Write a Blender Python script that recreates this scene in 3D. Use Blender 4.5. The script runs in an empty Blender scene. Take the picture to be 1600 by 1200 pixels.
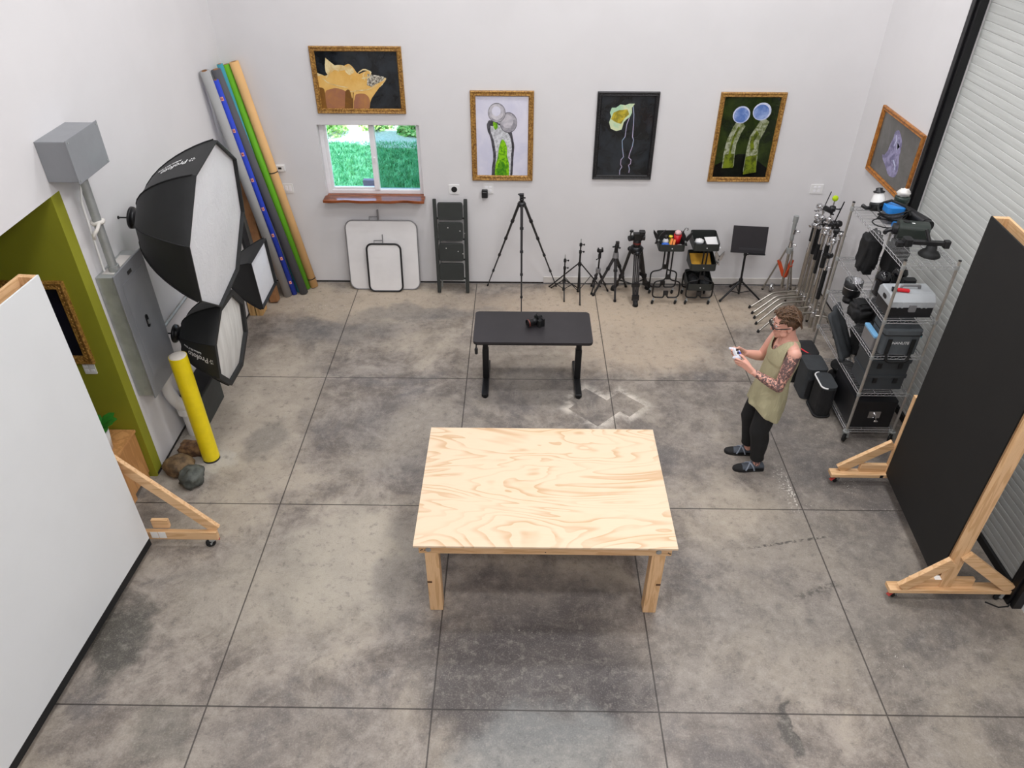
import bpy, math, random
from mathutils import Matrix, Vector, noise
PI = math.pi
V = Vector
S = bpy.context.scene
COL = S.collection

# ------------------------------------------------------------------ camera, sky, sun, lamps, exposure
CAM_H = 4.85
cd = bpy.data.cameras.new('camera'); cam = bpy.data.objects.new('camera', cd); COL.objects.link(cam)
cd.sensor_fit = 'HORIZONTAL'; cd.sensor_width = 36.0; cd.lens = 1168.446 * 36 / 1600; cd.clip_end = 200
_p, _r, _y = 0.636878, 0.0022837, -0.0119595
_fw = V((math.sin(_y) * math.cos(_p), math.cos(_y) * math.cos(_p), -math.sin(_p)))
_rt = V((math.cos(_y), -math.sin(_y), 0)); _up = _rt.cross(_fw)
_R = math.cos(_r) * _rt + math.sin(_r) * _up; _U = -math.sin(_r) * _rt + math.cos(_r) * _up
cam.matrix_world = Matrix(((_R.x, _U.x, -_fw.x, 0), (_R.y, _U.y, -_fw.y, 0), (_R.z, _U.z, -_fw.z, CAM_H), (0, 0, 0, 1)))
S.camera = cam

w = bpy.data.worlds.new('sky'); S.world = w; w.use_nodes = True
nt = w.node_tree; bg = nt.nodes['Background']; sky = nt.nodes.new('ShaderNodeTexSky')
sky.sky_type = 'NISHITA'; sky.sun_disc = False; sky.sun_elevation = math.radians(50); sky.sun_rotation = math.radians(200)
nt.links.new(sky.outputs[0], bg.inputs[0]); bg.inputs[1].default_value = 0.75

sl = bpy.data.lights.new('sun', 'SUN'); sl.energy = 14.0; sl.angle = math.radians(0.6); sl.color = (1, 0.96, 0.88)
so = bpy.data.objects.new('sun', sl); COL.objects.link(so)
so.rotation_euler = V((-0.15, 0.62, -0.77)).to_track_quat('-Z', 'Y').to_euler()

def ceiling_lamp(x, y, e, sx=1.3, sy=0.55, col=(0.985, 0.985, 1.0)):
    l = bpy.data.lights.new('bay_lamp', 'AREA'); l.shape = 'RECTANGLE'; l.size = sx; l.size_y = sy; l.energy = e; l.color = col
    o = bpy.data.objects.new('bay_lamp', l); COL.objects.link(o); o.location = (x, y, 6.75)
for lx in (-1.0, 2.25):
    for ly in (-1.2, 2.0, 5.0, 7.2):
        ceiling_lamp(lx, ly, 38 if lx < 0 else 54)

vs = S.view_settings
S.display_settings.display_device = 'sRGB'
vs.view_transform = 'Standard'; vs.look = 'None'; vs.gamma = 1.0; vs.use_curve_mapping = False
vs.exposure = 0.67

# ------------------------------------------------------------------ materials
def lin(h):
    c = [int(h[i:i + 2], 16) / 255 for i in (0, 2, 4)]
    return tuple(x / 12.92 if x <= 0.04045 else ((x + 0.055) / 1.055) ** 2.4 for x in c) + (1,)

class NG:
    def __init__(s, name):
        s.m = bpy.data.materials.new(name); s.m.use_nodes = True; s.t = s.m.node_tree; s.b = s.t.nodes['Principled BSDF']
    def n(s, typ, **k):
        o = s.t.nodes.new('ShaderNode' + typ)
        for a, v in k.items(): setattr(o, a, v)
        return o
    def set(s, i, v):
        if isinstance(v, bpy.types.NodeSocket): s.t.links.new(v, i)
        else: i.default_value = v
    def math(s, op, a, b=0.0, c=0.0, clamp=False):
        o = s.n('Math', operation=op, use_clamp=clamp); s.set(o.inputs[0], a); s.set(o.inputs[1], b)
        if op in ('MULTIPLY_ADD', 'COMPARE', 'SMOOTH_MIN'): s.set(o.inputs[2], c)
        return o.outputs[0]
    def mix(s, f, a, b, mode='MIX'):
        o = s.n('Mix', data_type='RGBA', blend_type=mode); s.set(o.inputs[0], f); s.set(o.inputs[6], a); s.set(o.inputs[7], b); return o.outputs[2]
    def ramp(s, v, lo, hi, a=0.0, b=1.0):
        o = s.n('MapRange', interpolation_type='SMOOTHSTEP'); s.set(o.inputs[0], v)
        for i, x in zip((1, 2, 3, 4), (lo, hi, a, b)): s.set(o.inputs[i], x)
        return o.outputs[0]
    def coord(s, scale=(1, 1, 1)):
        t = s.n('TexCoord'); mp = s.n('Mapping'); mp.inputs['Scale'].default_value = scale
        s.t.links.new(t.outputs['Object'], mp.inputs[0]); return mp.outputs[0]
    def noise(s, vec, scale, detail=4, rough=0.55, dist=0.0):
        o = s.n('TexNoise'); s.set(o.inputs['Vector'], vec); o.inputs['Scale'].default_value = scale; o.inputs['Detail'].default_value = detail
        o.inputs['Roughness'].default_value = rough; o.inputs['Distortion'].default_value = dist; return o.outputs[0]
    def bump(s, h, st=0.2, d=0.01):
        o = s.n('Bump'); o.inputs['Strength'].default_value = st; o.inputs['Distance'].default_value = d; s.set(o.inputs['Height'], h)
        s.t.links.new(o.outputs[0], s.b.inputs['Normal'])
    def out(s, col=None, rough=0.5, metal=0.0):
        if col is not None: s.set(s.b.inputs['Base Color'], col)
        s.set(s.b.inputs['Roughness'], rough); s.set(s.b.inputs['Metallic'], metal); return s.m

def mat(name, h, rough=0.5, metal=0.0, var=0.12, vs=6.0, bump=0.0, bs=120.0, scale=(1, 1, 1), h2=None):
    g = NG(name); c = g.coord(scale); n = g.noise(c, vs)
    a = lin(h); b = lin(h2) if h2 else tuple(x * (1 - var) for x in a[:3]) + (1,)
    col = g.mix(g.ramp(n, 0.35, 0.65), a, b)
    if bump: g.bump(g.noise(c, bs, 3), bump, 0.004)
    return g.out(col, rough, metal)

def glass(name, col=(0.93, 0.97, 0.96, 1), ior=1.45):
    m = bpy.data.materials.new(name); m.use_nodes = True; t = m.node_tree; t.nodes.clear()
    o = t.nodes.new('ShaderNodeOutputMaterial'); tr = t.nodes.new('ShaderNodeBsdfTransparent'); gl = t.nodes.new('ShaderNodeBsdfGlossy')
    fr = t.nodes.new('ShaderNodeFresnel'); mx = t.nodes.new('ShaderNodeMixShader'); tr.inputs[0].default_value = col
    gl.inputs['Roughness'].default_value = 0.02; fr.inputs[0].default_value = ior
    for a, b in ((fr.outputs[0], mx.inputs[0]), (tr.outputs[0], mx.inputs[1]), (gl.outputs[0], mx.inputs[2]), (mx.outputs[0], o.inputs[0])): t.links.new(a, b)
    return m

def wood(name, h1, h2, axis='X', s=1.0, rough=0.55, rings=9.0):
    g = NG(name); sc = {'X': (0.6, 7, 7), 'Y': (7, 0.6, 7), 'Z': (7, 7, 0.6)}[axis]
    c = g.coord(tuple(k * s for k in sc)); n = g.noise(c, 1.6, 3, 0.5, 0.3)
    w_ = g.math('SINE', g.math('MULTIPLY', n, rings * 6.28)); f = g.ramp(w_, 0.1, 1.0, 0.0, 0.75)
    f2 = g.noise(c, 14, 3)
    col = g.mix(f, lin(h1), lin(h2)); col = g.mix(g.ramp(f2, 0.45, 0.75, 0, 0.35), col, lin(h2))
    return g.out(col, rough)

# ------------------------------------------------------------------ mesh building
ORG = {}
class MB:
    def __init__(s): s.v = []; s.f = []; s.mi = []; s.sm = []; s.M = None; s.m = 0; s.smooth = False
    def add(s, vs, fs, smooth=None):
        o = len(s.v); M = s.M
        s.v += [tuple(M @ V(p)) if M else tuple(p) for p in vs]
        s.f += [tuple(i + o for i in f) for f in fs]; s.mi += [s.m] * len(fs); s.sm += [s.smooth if smooth is None else smooth] * len(fs)
    def box(s, x0, x1, y0, y1, z0, z1):
        s.add([(x, y, z) for x in (x0, x1) for y in (y0, y1) for z in (z0, z1)],
              [(0, 1, 3, 2), (4, 6, 7, 5), (0, 4, 5, 1), (2, 3, 7, 6), (0, 2, 6, 4), (1, 5, 7, 3)], False); return s
    def bar(s, a, b, w, h, up=(0, 0, 1)):
        a, b = V(a), V(b); d = (b - a).normalized(); u = V(up); x = d.cross(u)
        if x.length < 1e-4: x = d.cross(V((0, 1, 0)))
        x.normalize(); y = x.cross(d); vs = []
        for p in (a, b):
            for i, j in ((-1, -1), (1, -1), (1, 1), (-1, 1)): vs.append(p + x * i * w / 2 + y * j * h / 2)
        s.add(vs, [(3, 2, 1, 0), (4, 5, 6, 7), (0, 1, 5, 4), (1, 2, 6, 5), (2, 3, 7, 6), (3, 0, 4, 7)], False); return s
    def tube(s, pts, r, n=8, caps=True, closed=False):
        pts = [V(p) for p in pts]; N = len(pts); rr = r if isinstance(r, (list, tuple)) else [r] * N
        rings = []; x = None
        for i, p in enumerate(pts):
            if closed: d = pts[(i + 1) % N] - pts[i - 1]
            else: d = pts[min(i + 1, N - 1)] - pts[max(i - 1, 0)]
            d.normalize()
            if x is None:
                x = d.cross(V((0, 0, 1)))
                if x.length < 1e-3: x = d.cross(V((0, 1, 0)))
            else: x = x - d * x.dot(d)
            x.normalize(); y = d.cross(x)
            rings.append([p + (x * math.cos(2 * PI * k / n) + y * math.sin(2 * PI * k / n)) * rr[i] for k in range(n)])
        vs = [q for ring in rings for q in ring]; fs = []
        for i in range(N if closed else N - 1):
            j = (i + 1) % N
            for k in range(n): fs.append((i * n + k, i * n + (k + 1) % n, j * n + (k + 1) % n, j * n + k))
        s.add(vs, fs, True)
        if caps and not closed:
            s.add(rings[0], [tuple(range(n))[::-1]], False); s.add(rings[-1], [tuple(range(n))], False)
        return s
    def cyl(s, a, b, r0, r1=None, n=14): return s.tube([a, b], [r0, r0 if r1 is None else r1], n)
    def lathe(s, prof, c=(0, 0, 0), n=20, ax=None):
        c = V(c); z = V(ax).normalized() if ax else V((0, 0, 1)); x = z.cross(V((0, 1, 0)))
        if x.length < 1e-3: x = z.cross(V((1, 0, 0)))
        x.normalize(); y = z.cross(x); vs = []; fs = []
        for r, h in prof:
            for k in range(n): vs.append(c + z * h + (x * math.cos(2 * PI * k / n) + y * math.sin(2 * PI * k / n)) * max(r, 1e-4))
        for i in range(len(prof) - 1):
            for k in range(n): fs.append((i * n + k, i * n + (k + 1) % n, (i + 1) * n + (k + 1) % n, (i + 1) * n + k))
        s.add(vs, fs, True); return s
    def ball(s, c, r, n=14, m=9):
        rx = r if isinstance(r, (tuple, list)) else (r, r, r); c = V(c); vs = []; fs = []
        for i in range(m + 1):
            t = PI * i / m
            for k in range(n):
                a = 2 * PI * k / n; vs.append(c + V((rx[0] * math.sin(t) * math.cos(a), rx[1] * math.sin(t) * math.sin(a), -rx[2] * math.cos(t))))
        for i in range(m):
            for k in range(n): fs.append((i * n + k, i * n + (k + 1) % n, (i + 1) * n + (k + 1) % n, (i + 1) * n + k))
        s.add(vs, fs, True); return s
    def prism(s, poly, o, u, v, d):
        """2-D polygon (in axes u, v from o) extruded along d"""
        o, u, v, d = V(o), V(u), V(v), V(d); a = [o + u * p[0] + v * p[1] for p in poly]; b = [q + d for q in a]; n = len(poly)
        s.add(a + b, [tuple(range(n))[::-1], tuple(range(n, 2 * n))] + [(i, (i + 1) % n, n + (i + 1) % n, n + i) for i in range(n)], False); return s
    def quad(s, a, b, c, d): s.add([a, b, c, d], [(0, 1, 2, 3)], False); return s
    def poly(s, pts): s.add(pts, [tuple(range(len(pts)))], False); return s
    def rbox(s, x0, x1, y0, y1, z0, z1, r=0.02, k=4, axis='Z'):
        """box with its vertical (axis) edges rounded"""
        if axis == 'Z': A, B, L0, L1 = (x0, x1), (y0, y1), z0, z1
        elif axis == 'X': A, B, L0, L1 = (y0, y1), (z0, z1), x0, x1
        else: A, B, L0, L1 = (z0, z1), (x0, x1), y0, y1
        pl = rrect(A[0], A[1], B[0], B[1], r, k)
        f = {'Z': lambda p, l: (p[0], p[1], l), 'X': lambda p, l: (l, p[0], p[1]), 'Y': lambda p, l: (p[1], l, p[0])}[axis]
        a = [f(p, L0) for p in pl]; b = [f(p, L1) for p in pl]; n = len(pl)
        s.add(a, [tuple(range(n))[::-1]], False); s.add(b, [tuple(range(n))], False)
        s.add(a + b, [(i, (i + 1) % n, n + (i + 1) % n, n + i) for i in range(n)], False); return s
    def lumpy(s, c, r, amp=0.2, f=3.0, n=20, m=14, seed=0, sq=1.0, flat=None):
        """soft irregular lump; sq<1 squares it off"""
        c = V(c); vs = []; fs = []
        for i in range(m + 1):
            t = PI * i / m
            for k in range(n):
                a = 2 * PI * k / n; d = V((math.sin(t) * math.cos(a), math.sin(t) * math.sin(a), -math.cos(t)))
                q = V([math.copysign(abs(x) ** sq, x) for x in d]); e = 1 + amp * noise.noise(d * f + V((seed * 7.3, seed, -seed)))
                p = V((q.x * r[0], q.y * r[1], q.z * r[2])) * e
                if flat is not None: p.z = max(p.z, flat)
                vs.append(c + p)
        for i in range(m):
            for k in range(n): fs.append((i * n + k, i * n + (k + 1) % n, (i + 1) * n + (k + 1) % n, (i + 1) * n + k))
        s.add(vs, fs, True); return s
    def text(s, txt, o, u, v, size, depth=0.001, align='LEFT'):
        o, u, v = V(o), V(u).normalized(), V(v).normalized(); nrm = u.cross(v)
        cu = bpy.data.curves.new('lettering', 'FONT'); cu.body = txt; cu.size = size; cu.align_x = align; cu.extrude = depth / 2; cu.resolution_u = 3
        ob = bpy.data.objects.new('lettering', cu); COL.objects.link(ob); dg = bpy.context.evaluated_depsgraph_get()
        me = bpy.data.meshes.new_from_object(ob.evaluated_get(dg)); vs = [o + u * p.co.x + v * p.co.y + nrm * p.co.z for p in me.vertices]
        s.add(vs, [tuple(f.vertices) for f in me.polygons], False)
        bpy.data.objects.remove(ob); bpy.data.curves.remove(cu); bpy.data.meshes.remove(me); return s
    def build(s, name, mats, parent=None, base=None, bevel=0.0, seg=2, sub=0, local=False):
        if parent is not None: org = ORG[parent]
        else: org = V(base) if base is not None else V((0, 0, 0))
        me = bpy.data.meshes.new(name); vs = s.v if local else [(a - org.x, b - org.y, c - org.z) for a, b, c in s.v]
        me.from_pydata(vs, [], s.f); me.update()
        me.polygons.foreach_set('material_index', s.mi); me.polygons.foreach_set('use_smooth', s.sm)
        for m in (mats if isinstance(mats, (list, tuple)) else [mats]): me.materials.append(m)
        o = bpy.data.objects.new(name, me); COL.objects.link(o); ORG[o] = org
        if parent is not None: o.parent = parent
        else: o.location = org
        if bevel:
            b = o.modifiers.new('bevel', 'BEVEL'); b.width = bevel; b.segments = seg; b.limit_method = 'ANGLE'; b.angle_limit = math.radians(50)
        if sub:
            b = o.modifiers.new('subsurf', 'SUBSURF'); b.levels = sub; b.render_levels = sub
        return o

def rrect(a0, a1, b0, b1, r, k=4):
    out = []
    for cx, cy, t in ((a1 - r, b0 + r, -PI / 2), (a1 - r, b1 - r, 0), (a0 + r, b1 - r, PI / 2), (a0 + r, b0 + r, PI)):
        for i in range(k + 1):
            x = t + PI / 2 * i / k; out.append((cx + r * math.cos(x), cy + r * math.sin(x)))
    return out

def arc(pts, r=0.05, k=5):
    """polyline with its inner corners rounded"""
    pts = [V(p) for p in pts]; out = [pts[0]]
    for i in range(1, len(pts) - 1):
        a, b, c = pts[i - 1], pts[i], pts[i + 1]; d1 = (a - b); d2 = (c - b); q = min(r, d1.length / 2.1, d2.length / 2.1)
        p, e = b + d1.normalized() * q, b + d2.normalized() * q
        for j in range(k + 1):
            t = j / k; out.append(p * (1 - t) ** 2 + b * 2 * t * (1 - t) + e * t * t)
    return out + [pts[-1]]

def tag(o, label=None, cat=None, group=None, kind=None):
    if label: o['label'] = label
    if cat: o['category'] = cat
    if group: o['group'] = group
    if kind: o['kind'] = kind
    return o

def thing(name, label, cat, loc, group=None):
    o = bpy.data.objects.new(name, None); COL.objects.link(o); o.location = loc; o.empty_display_size = 0.1; ORG[o] = V(loc)
    return tag(o, label, cat, group)

def copy_thing(o, loc, label, rotz=0.0):
    def rec(x, par):
        c = x.copy(); COL.objects.link(c); ORG[c] = V(loc)
        if par is not None: c.parent = par
        for ch in x.children: rec(ch, c)
        return c
    c = rec(o, None); c.location = loc; c.rotation_euler = (0, 0, rotz); c['label'] = label
    return c

def frame(o, x, z):
    """matrix with origin o, x axis x, z axis as near z as can be"""
    x = V(x).normalized(); z = V(z); y = z.cross(x).normalized(); z = x.cross(y)
    return Matrix(((x.x, y.x, z.x, o[0]), (x.y, y.y, z.y, o[1]), (x.z, y.z, z.z, o[2]), (0, 0, 0, 1)))
# ------------------------------------------------------------------ shared materials
m_white = mat('wall_paint', 'dcdadb', 0.85, var=0.03, vs=1.5, bump=0.12, bs=260)
m_ceil = mat('ceiling_paint', 'd8d8d6', 0.9, var=0.03)
m_green = mat('olive_paint', '929320', 0.75, var=0.06, vs=3, bump=0.08, bs=200)
m_black = mat('black_plastic', '17171a', 0.42, var=0.25, vs=20)
m_blackm = mat('black_metal', '1b1b1d', 0.35, 0.3, var=0.2, vs=12)
m_rubber = mat('black_rubber', '101011', 0.75, var=0.2, vs=30)
m_cloth = mat('black_nylon', '19191b', 0.8, var=0.3, vs=14, bump=0.3, bs=300)
m_dgrey = mat('dark_grey_cloth', '34373a', 0.85, var=0.2, vs=10, bump=0.3, bs=250)
m_steel = mat('brushed_steel', 'b9b4ab', 0.28, 0.95, var=0.15, vs=25)
m_chrome = mat('chrome', 'd6d6d8', 0.14, 1.0, var=0.08, vs=30)
m_galv = mat('galvanised_steel', 'a9acab', 0.42, 0.35, var=0.16, vs=9)
m_wire = mat('bright_wire', 'd6d6d8', 0.25, 0.8, var=0.05, vs=30)
m_post = mat('worn_chrome_post', 'bdb9b2', 0.3, 0.7, var=0.15, vs=20)
m_lumber_x = wood('lumber_along_x', 'dfb78a', 'c79a6a', 'X', 1.6, rings=4)
m_lumber_y = wood('lumber_along_y', 'dfb78a', 'c79a6a', 'Y', 1.6, rings=4)
m_lumber_z = wood('lumber_along_z', 'dfb78a', 'c79a6a', 'Z', 1.6, rings=4)
m_plate = mat('white_plastic', 'e6e5e4', 0.4, var=0.03)
m_red = mat('red_plastic', 'b8423c', 0.4)
m_ink = mat('white_print', 'e9e9e9', 0.7, var=0.02)
m_paint_splash = mat('white_paint_splash', 'ece9e4', 0.7, var=0.05)
m_glass = glass('window_glass')

# ------------------------------------------------------------------ floor
JX0, JDX, JY = -2.1307, 1.5544, (2.793, 4.716, 6.647, 0.87)
def floor_material():
    g = NG('stained_concrete'); t = g.n('TexCoord'); c = t.outputs['Object']
    sep = g.n('SeparateXYZ'); g.set(sep.inputs[0], c); x, y = sep.outputs[0], sep.outputs[1]
    n1 = g.noise(c, 0.7, 8, 0.68, 0.5); n2 = g.noise(c, 2.6, 9, 0.72, 0.3); n3 = g.noise(c, 14, 6, 0.7); n4 = g.noise(c, 90, 3, 0.6)
    col = g.mix(g.ramp(n2, 0.36, 0.64), lin('6b625b'), lin('9b9187'))
    sm = g.noise(c, 1.3, 10, 0.74, 2.2); col = g.mix(g.ramp(sm, 0.50, 0.62, 0, 0.38), col, lin('b1a79a')); col = g.mix(g.ramp(sm, 0.49, 0.38, 0, 0.42), col, lin('625953'))
    col = g.mix(g.ramp(n1, 0.48, 0.62, 0, 0.6), col, lin('b5a998'))
    col = g.mix(g.ramp(n1, 0.47, 0.36, 0, 0.7), col, lin('575354'))
    wx = g.math('MULTIPLY_ADD', g.noise(c, 1.7, 5, 0.6), 0.9, g.math('ADD', x, -0.45))
    off = g.n('VectorMath', operation='ADD'); g.set(off.inputs[0], c); off.inputs[1].default_value = (31, 17, 5)
    wy = g.math('MULTIPLY_ADD', g.noise(off.outputs[0], 1.7, 5, 0.6), 0.9, g.math('ADD', y, -0.45))
    cc = g.n('CombineXYZ'); g.set(cc.inputs[0], wx); g.set(cc.inputs[1], wy)
    #      x      y     rx    ry   amount colour
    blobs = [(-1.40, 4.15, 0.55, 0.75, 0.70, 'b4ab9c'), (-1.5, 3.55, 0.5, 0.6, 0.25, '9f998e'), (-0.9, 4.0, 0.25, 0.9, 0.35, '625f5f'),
             (-2.7, 6.2, 0.7, 1.3, 0.55, 'b6aa99'), (-2.2, 8.3, 1.5, 0.5, 0.7, 'bcac98'), (1.2, 8.2, 2.2, 0.6, 0.75, 'bfac96'), (1.4, 7.5, 1.1, 0.8, 0.75, 'bcaa95'),
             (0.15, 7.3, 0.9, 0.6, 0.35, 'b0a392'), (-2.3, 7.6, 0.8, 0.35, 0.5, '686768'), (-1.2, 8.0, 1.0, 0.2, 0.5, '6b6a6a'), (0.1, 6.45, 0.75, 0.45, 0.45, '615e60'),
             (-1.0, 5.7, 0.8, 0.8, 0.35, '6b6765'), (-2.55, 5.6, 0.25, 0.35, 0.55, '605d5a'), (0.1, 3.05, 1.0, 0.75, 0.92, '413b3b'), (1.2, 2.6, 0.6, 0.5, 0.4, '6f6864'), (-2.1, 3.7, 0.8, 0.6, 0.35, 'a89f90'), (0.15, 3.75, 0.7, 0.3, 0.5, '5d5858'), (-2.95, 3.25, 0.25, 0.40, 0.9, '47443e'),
             (-2.4, 2.6, 0.2, 0.3, 0.5, '55544b'), (3.0, 5.4, 0.9, 1.6, 0.45, '575350'), (1.9, 5.8, 1.0, 1.0, 0.30, '6a6461'), (2.5, 3.9, 1.4, 0.7, 0.4, '66625f'),
             (3.2, 3.0, 0.9, 1.0, 0.4, '5b5852'), (0.2, 2.5, 0.7, 0.35, 0.5, '8f9290'), (1.7, 3.3, 0.9, 0.6, 0.35, '878179'), (1.92, 2.68, 0.07, 0.16, 0.8, '3f3c38'),
             (-2.2, 3.9, 0.6, 0.6, 0.3, '8d877e'), (-1.7, 2.6, 1.0, 0.4, 0.3, '7d7670'), (-2.9, 5.25, 0.22, 0.22, 0.8, 'b5afa6'), (-3.2, 5.2, 0.35, 0.6, 0.6, 'b3ada4')]
    for bx, by, rx, ry, am, h in blobs:
        dx = g.math('MULTIPLY', g.math('SUBTRACT', wx, bx), 1 / rx); dy = g.math('MULTIPLY', g.math('SUBTRACT', wy, by), 1 / ry)
        d = g.math('SQRT', g.math('ADD', g.math('MULTIPLY', dx, dx), g.math('MULTIPLY', dy, dy)))
        col = g.mix(g.ramp(d, 1.15, 0.55, 0.0, am), col, lin(h))
    # trowel swirls and fine mottling
    sw = g.math('SINE', g.math('MULTIPLY', g.noise(c, 1.1, 3, 0.5, 1.8), 60.0))
    col = g.mix(g.ramp(sw, 0.3, 1.0, 0, 0.05), col, lin('bdb6ab'))
    col = g.mix(g.ramp(n3, 0.50, 0.70, 0, 0.28), col, lin('b1aaa0')); col = g.mix(g.ramp(n3, 0.47, 0.31, 0, 0.45), col, lin('4f4c4b'))
    col = g.mix(g.ramp(n4, 0.50, 0.75, 0, 0.28), col, lin('b9b3aa')); col = g.mix(g.ramp(n4, 0.47, 0.25, 0, 0.3), col, lin('4a4745'))
    # overspray left round square boards that once lay here
    u = g.math('MULTIPLY', g.math('ADD', x, y), 0.70711); v = g.math('MULTIPLY', g.math('SUBTRACT', y, x), 0.70711); dd = None
    for cx, cy, a, b in ((0.74, 6.27, 0.14, 0.17), (0.80, 6.13, 0.20, 0.20), (1.11, 6.22, 0.13, 0.17)):
        uc, vc = (cx + cy) * 0.70711, (cy - cx) * 0.70711
        d = g.math('MAXIMUM', g.math('SUBTRACT', g.math('ABSOLUTE', g.math('SUBTRACT', u, uc)), a), g.math('SUBTRACT', g.math('ABSOLUTE', g.math('SUBTRACT', v, vc)), b))
        dd = d if dd is None else g.math('MINIMUM', dd, d)
    spray = g.math('MULTIPLY', g.math('MULTIPLY', g.math('GREATER_THAN', dd, 0.0), g.ramp(dd, 0.11, 0.0)), g.ramp(n2, 0.38, 0.6, 0.1, 1.0))
    col = g.mix(g.math('MULTIPLY', spray, 0.85), col, lin('ddd4c8'))
    # powdery patches: x, y, rx, ry, strength
    for bx, by, rx, ry, am in ((2.70, 3.17, 0.28, 0.18, 0.5), (2.45, 5.0, 0.10, 0.5, 0.9), (2.50, 4.95, 0.022, 0.45, 1.4), (2.49, 4.93, 0.05, 0.10, 1.5), (2.62, 4.75, 0.07, 0.12, 0.6), (3.1, 4.72, 0.6, 0.03, 0.7), (3.05, 5.0, 0.16, 0.22, 0.7), (3.0, 5.75, 0.12, 0.2, 0.5),
                               (-2.55, 8.15, 0.8, 0.13, 0.8), (0.6, 8.1, 1.4, 0.06, 0.45), (0.3, 3.4, 1.0, 0.5, 0.22), (-0.75, 4.05, 0.1, 0.7, 0.25), (2.3, 3.0, 0.12, 0.06, 0.4), (1.6, 8.15, 0.5, 0.05, 0.5)):
        dx = g.math('MULTIPLY', g.math('SUBTRACT', x, bx), 1 / rx); dy = g.math('MULTIPLY', g.math('SUBTRACT', y, by), 1 / ry)
        d = g.math('SQRT', g.math('ADD', g.math('MULTIPLY', dx, dx), g.math('MULTIPLY', dy, dy)))
        k = g.math('MULTIPLY', g.ramp(d, 1.2, 0.2), am); sp = g.ramp(g.math('ADD', g.noise(c, 38, 4, 0.8), g.math('MULTIPLY', k, 0.13)), 0.66, 0.76)
        col = g.mix(g.math('MULTIPLY', sp, g.math('GREATER_THAN', k, 0.02)), col, lin('dcd6cc'))
    # dark drips across the lower right
    for ax, ay, bx, by, wd, am in ((1.85, 4.25, 2.75, 4.42, 0.02, 0.8), (2.1, 3.72, 2.62, 3.93, 0.045, 0.6)):
        L = math.hypot(bx - ax, by - ay); ux, uy = (bx - ax) / L, (by - ay) / L
        px, py = g.math('SUBTRACT', x, ax), g.math('SUBTRACT', y, ay)
        tt = g.math('ADD', g.math('MULTIPLY', px, ux), g.math('MULTIPLY', py, uy)); s_ = g.math('ABSOLUTE', g.math('SUBTRACT', g.math('MULTIPLY', px, uy), g.math('MULTIPLY', py, ux)))
        k = g.math('MULTIPLY', g.math('MULTIPLY', g.ramp(s_, wd, wd * 0.3), g.ramp(tt, 0.0, 0.2)), g.ramp(tt, L, L * 0.8))
        col = g.mix(g.math('MULTIPLY', g.math('MULTIPLY', k, am), g.ramp(g.noise(c, 30, 3, 0.6), 0.42, 0.58)), col, lin('2e2b29'))
    # saw-cut joints
    fx = g.math('MULTIPLY', g.math('ABSOLUTE', g.math('SUBTRACT', g.math('FRACT', g.math('ADD', g.math('MULTIPLY', g.math('SUBTRACT', x, JX0), 1 / JDX), 0.5)), 0.5)), JDX)
    j = fx
    for yy in JY: j = g.math('MINIMUM', j, g.math('ABSOLUTE', g.math('SUBTRACT', y, yy)))
    jm = g.ramp(j, 0.0075, 0.0035); col = g.mix(g.math('MULTIPLY', jm, 0.82), col, lin('2a2522'))
    g.bump(g.math('ADD', g.math('MULTIPLY', n3, 0.4), g.math('MULTIPLY', jm, -1.0)), 0.25, 0.006)
    return g.out(col, g.ramp(n2, 0.3, 0.7, 0.62, 0.42))
XL, XR, YB, YF, ZC = -3.366, 3.915, 8.80, -2.6, 7.2
b = MB(); b.box(-6.0, XR + 0.6, YF - 0.2, YB, -0.3, 0.0); tag(b.build('floor', floor_material()), kind='structure')

# ------------------------------------------------------------------ room shell
WX0, WX1, WZ0, WZ1 = -2.40, -1.20, 1.215, 2.085
b = MB(); T = 0.22
b.box(XL - 0.3, WX0, YB, YB + T, 0, ZC); b.box(WX1, XR + 0.3, YB, YB + T, 0, ZC); b.box(WX0, WX1, YB, YB + T, 0, WZ0); b.box(WX0, WX1, YB, YB + T, WZ1, ZC)
tag(b.build('wall_back', m_white), kind='structure')
NY0, NY1, NZ = 1.2, 5.055, 2.737          # opening in the left wall
b = MB(); b.box(XL - 0.14, XL, NY1 + 0.12, YB, 0, ZC); b.box(XL - 0.14, XL, NY1, NY1 + 0.12, NZ, ZC); b.box(XL - 0.14, XL, YF, NY0, 0, ZC); b.box(XL - 0.14, XL, NY0, NY1, NZ, ZC)
tag(b.build('wall_left', m_white), kind='structure')
b = MB(); b.box(-6.0, XL - 0.0005, NY1, NY1 + 0.12, 0, NZ); b.box(-6.0, XL - 0.14, NY1, NY1 + 0.12, NZ, NZ + 0.3); tag(b.build('wall_alcove_end', m_green), kind='structure')
b = MB(); b.box(-6.1, -6.0, NY0 - 0.2, NY1 + 0.12, 0, NZ + 0.3); b.box(-6.0, XL - 0.14, NY0 - 0.12, NY0, 0, NZ + 0.3); tag(b.build('wall_alcove_side', m_green), kind='structure')
b = MB(); b.box(-6.1, XL - 0.14, NY0 - 0.2, NY1 + 0.12, NZ + 0.3, NZ + 0.42); tag(b.build('ceiling_alcove', m_ceil), kind='structure')
DY0, DY1, DZ = 3.80, 7.02, 4.6          # roll-up door
b = MB(); b.box(XR, XR + 0.25, DY1, YB + 0.2, 0, ZC); b.box(XR, XR + 0.25, YF, DY0, 0, ZC); b.box(XR, XR + 0.25, DY0, DY1, DZ, ZC)
tag(b.build('wall_right', m_white), kind='structure')
b = MB(); b.box(XL - 0.14, XR + 0.25, YF - 0.2, YF, 0, ZC); tag(b.build('wall_front', m_white), kind='structure')
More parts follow.
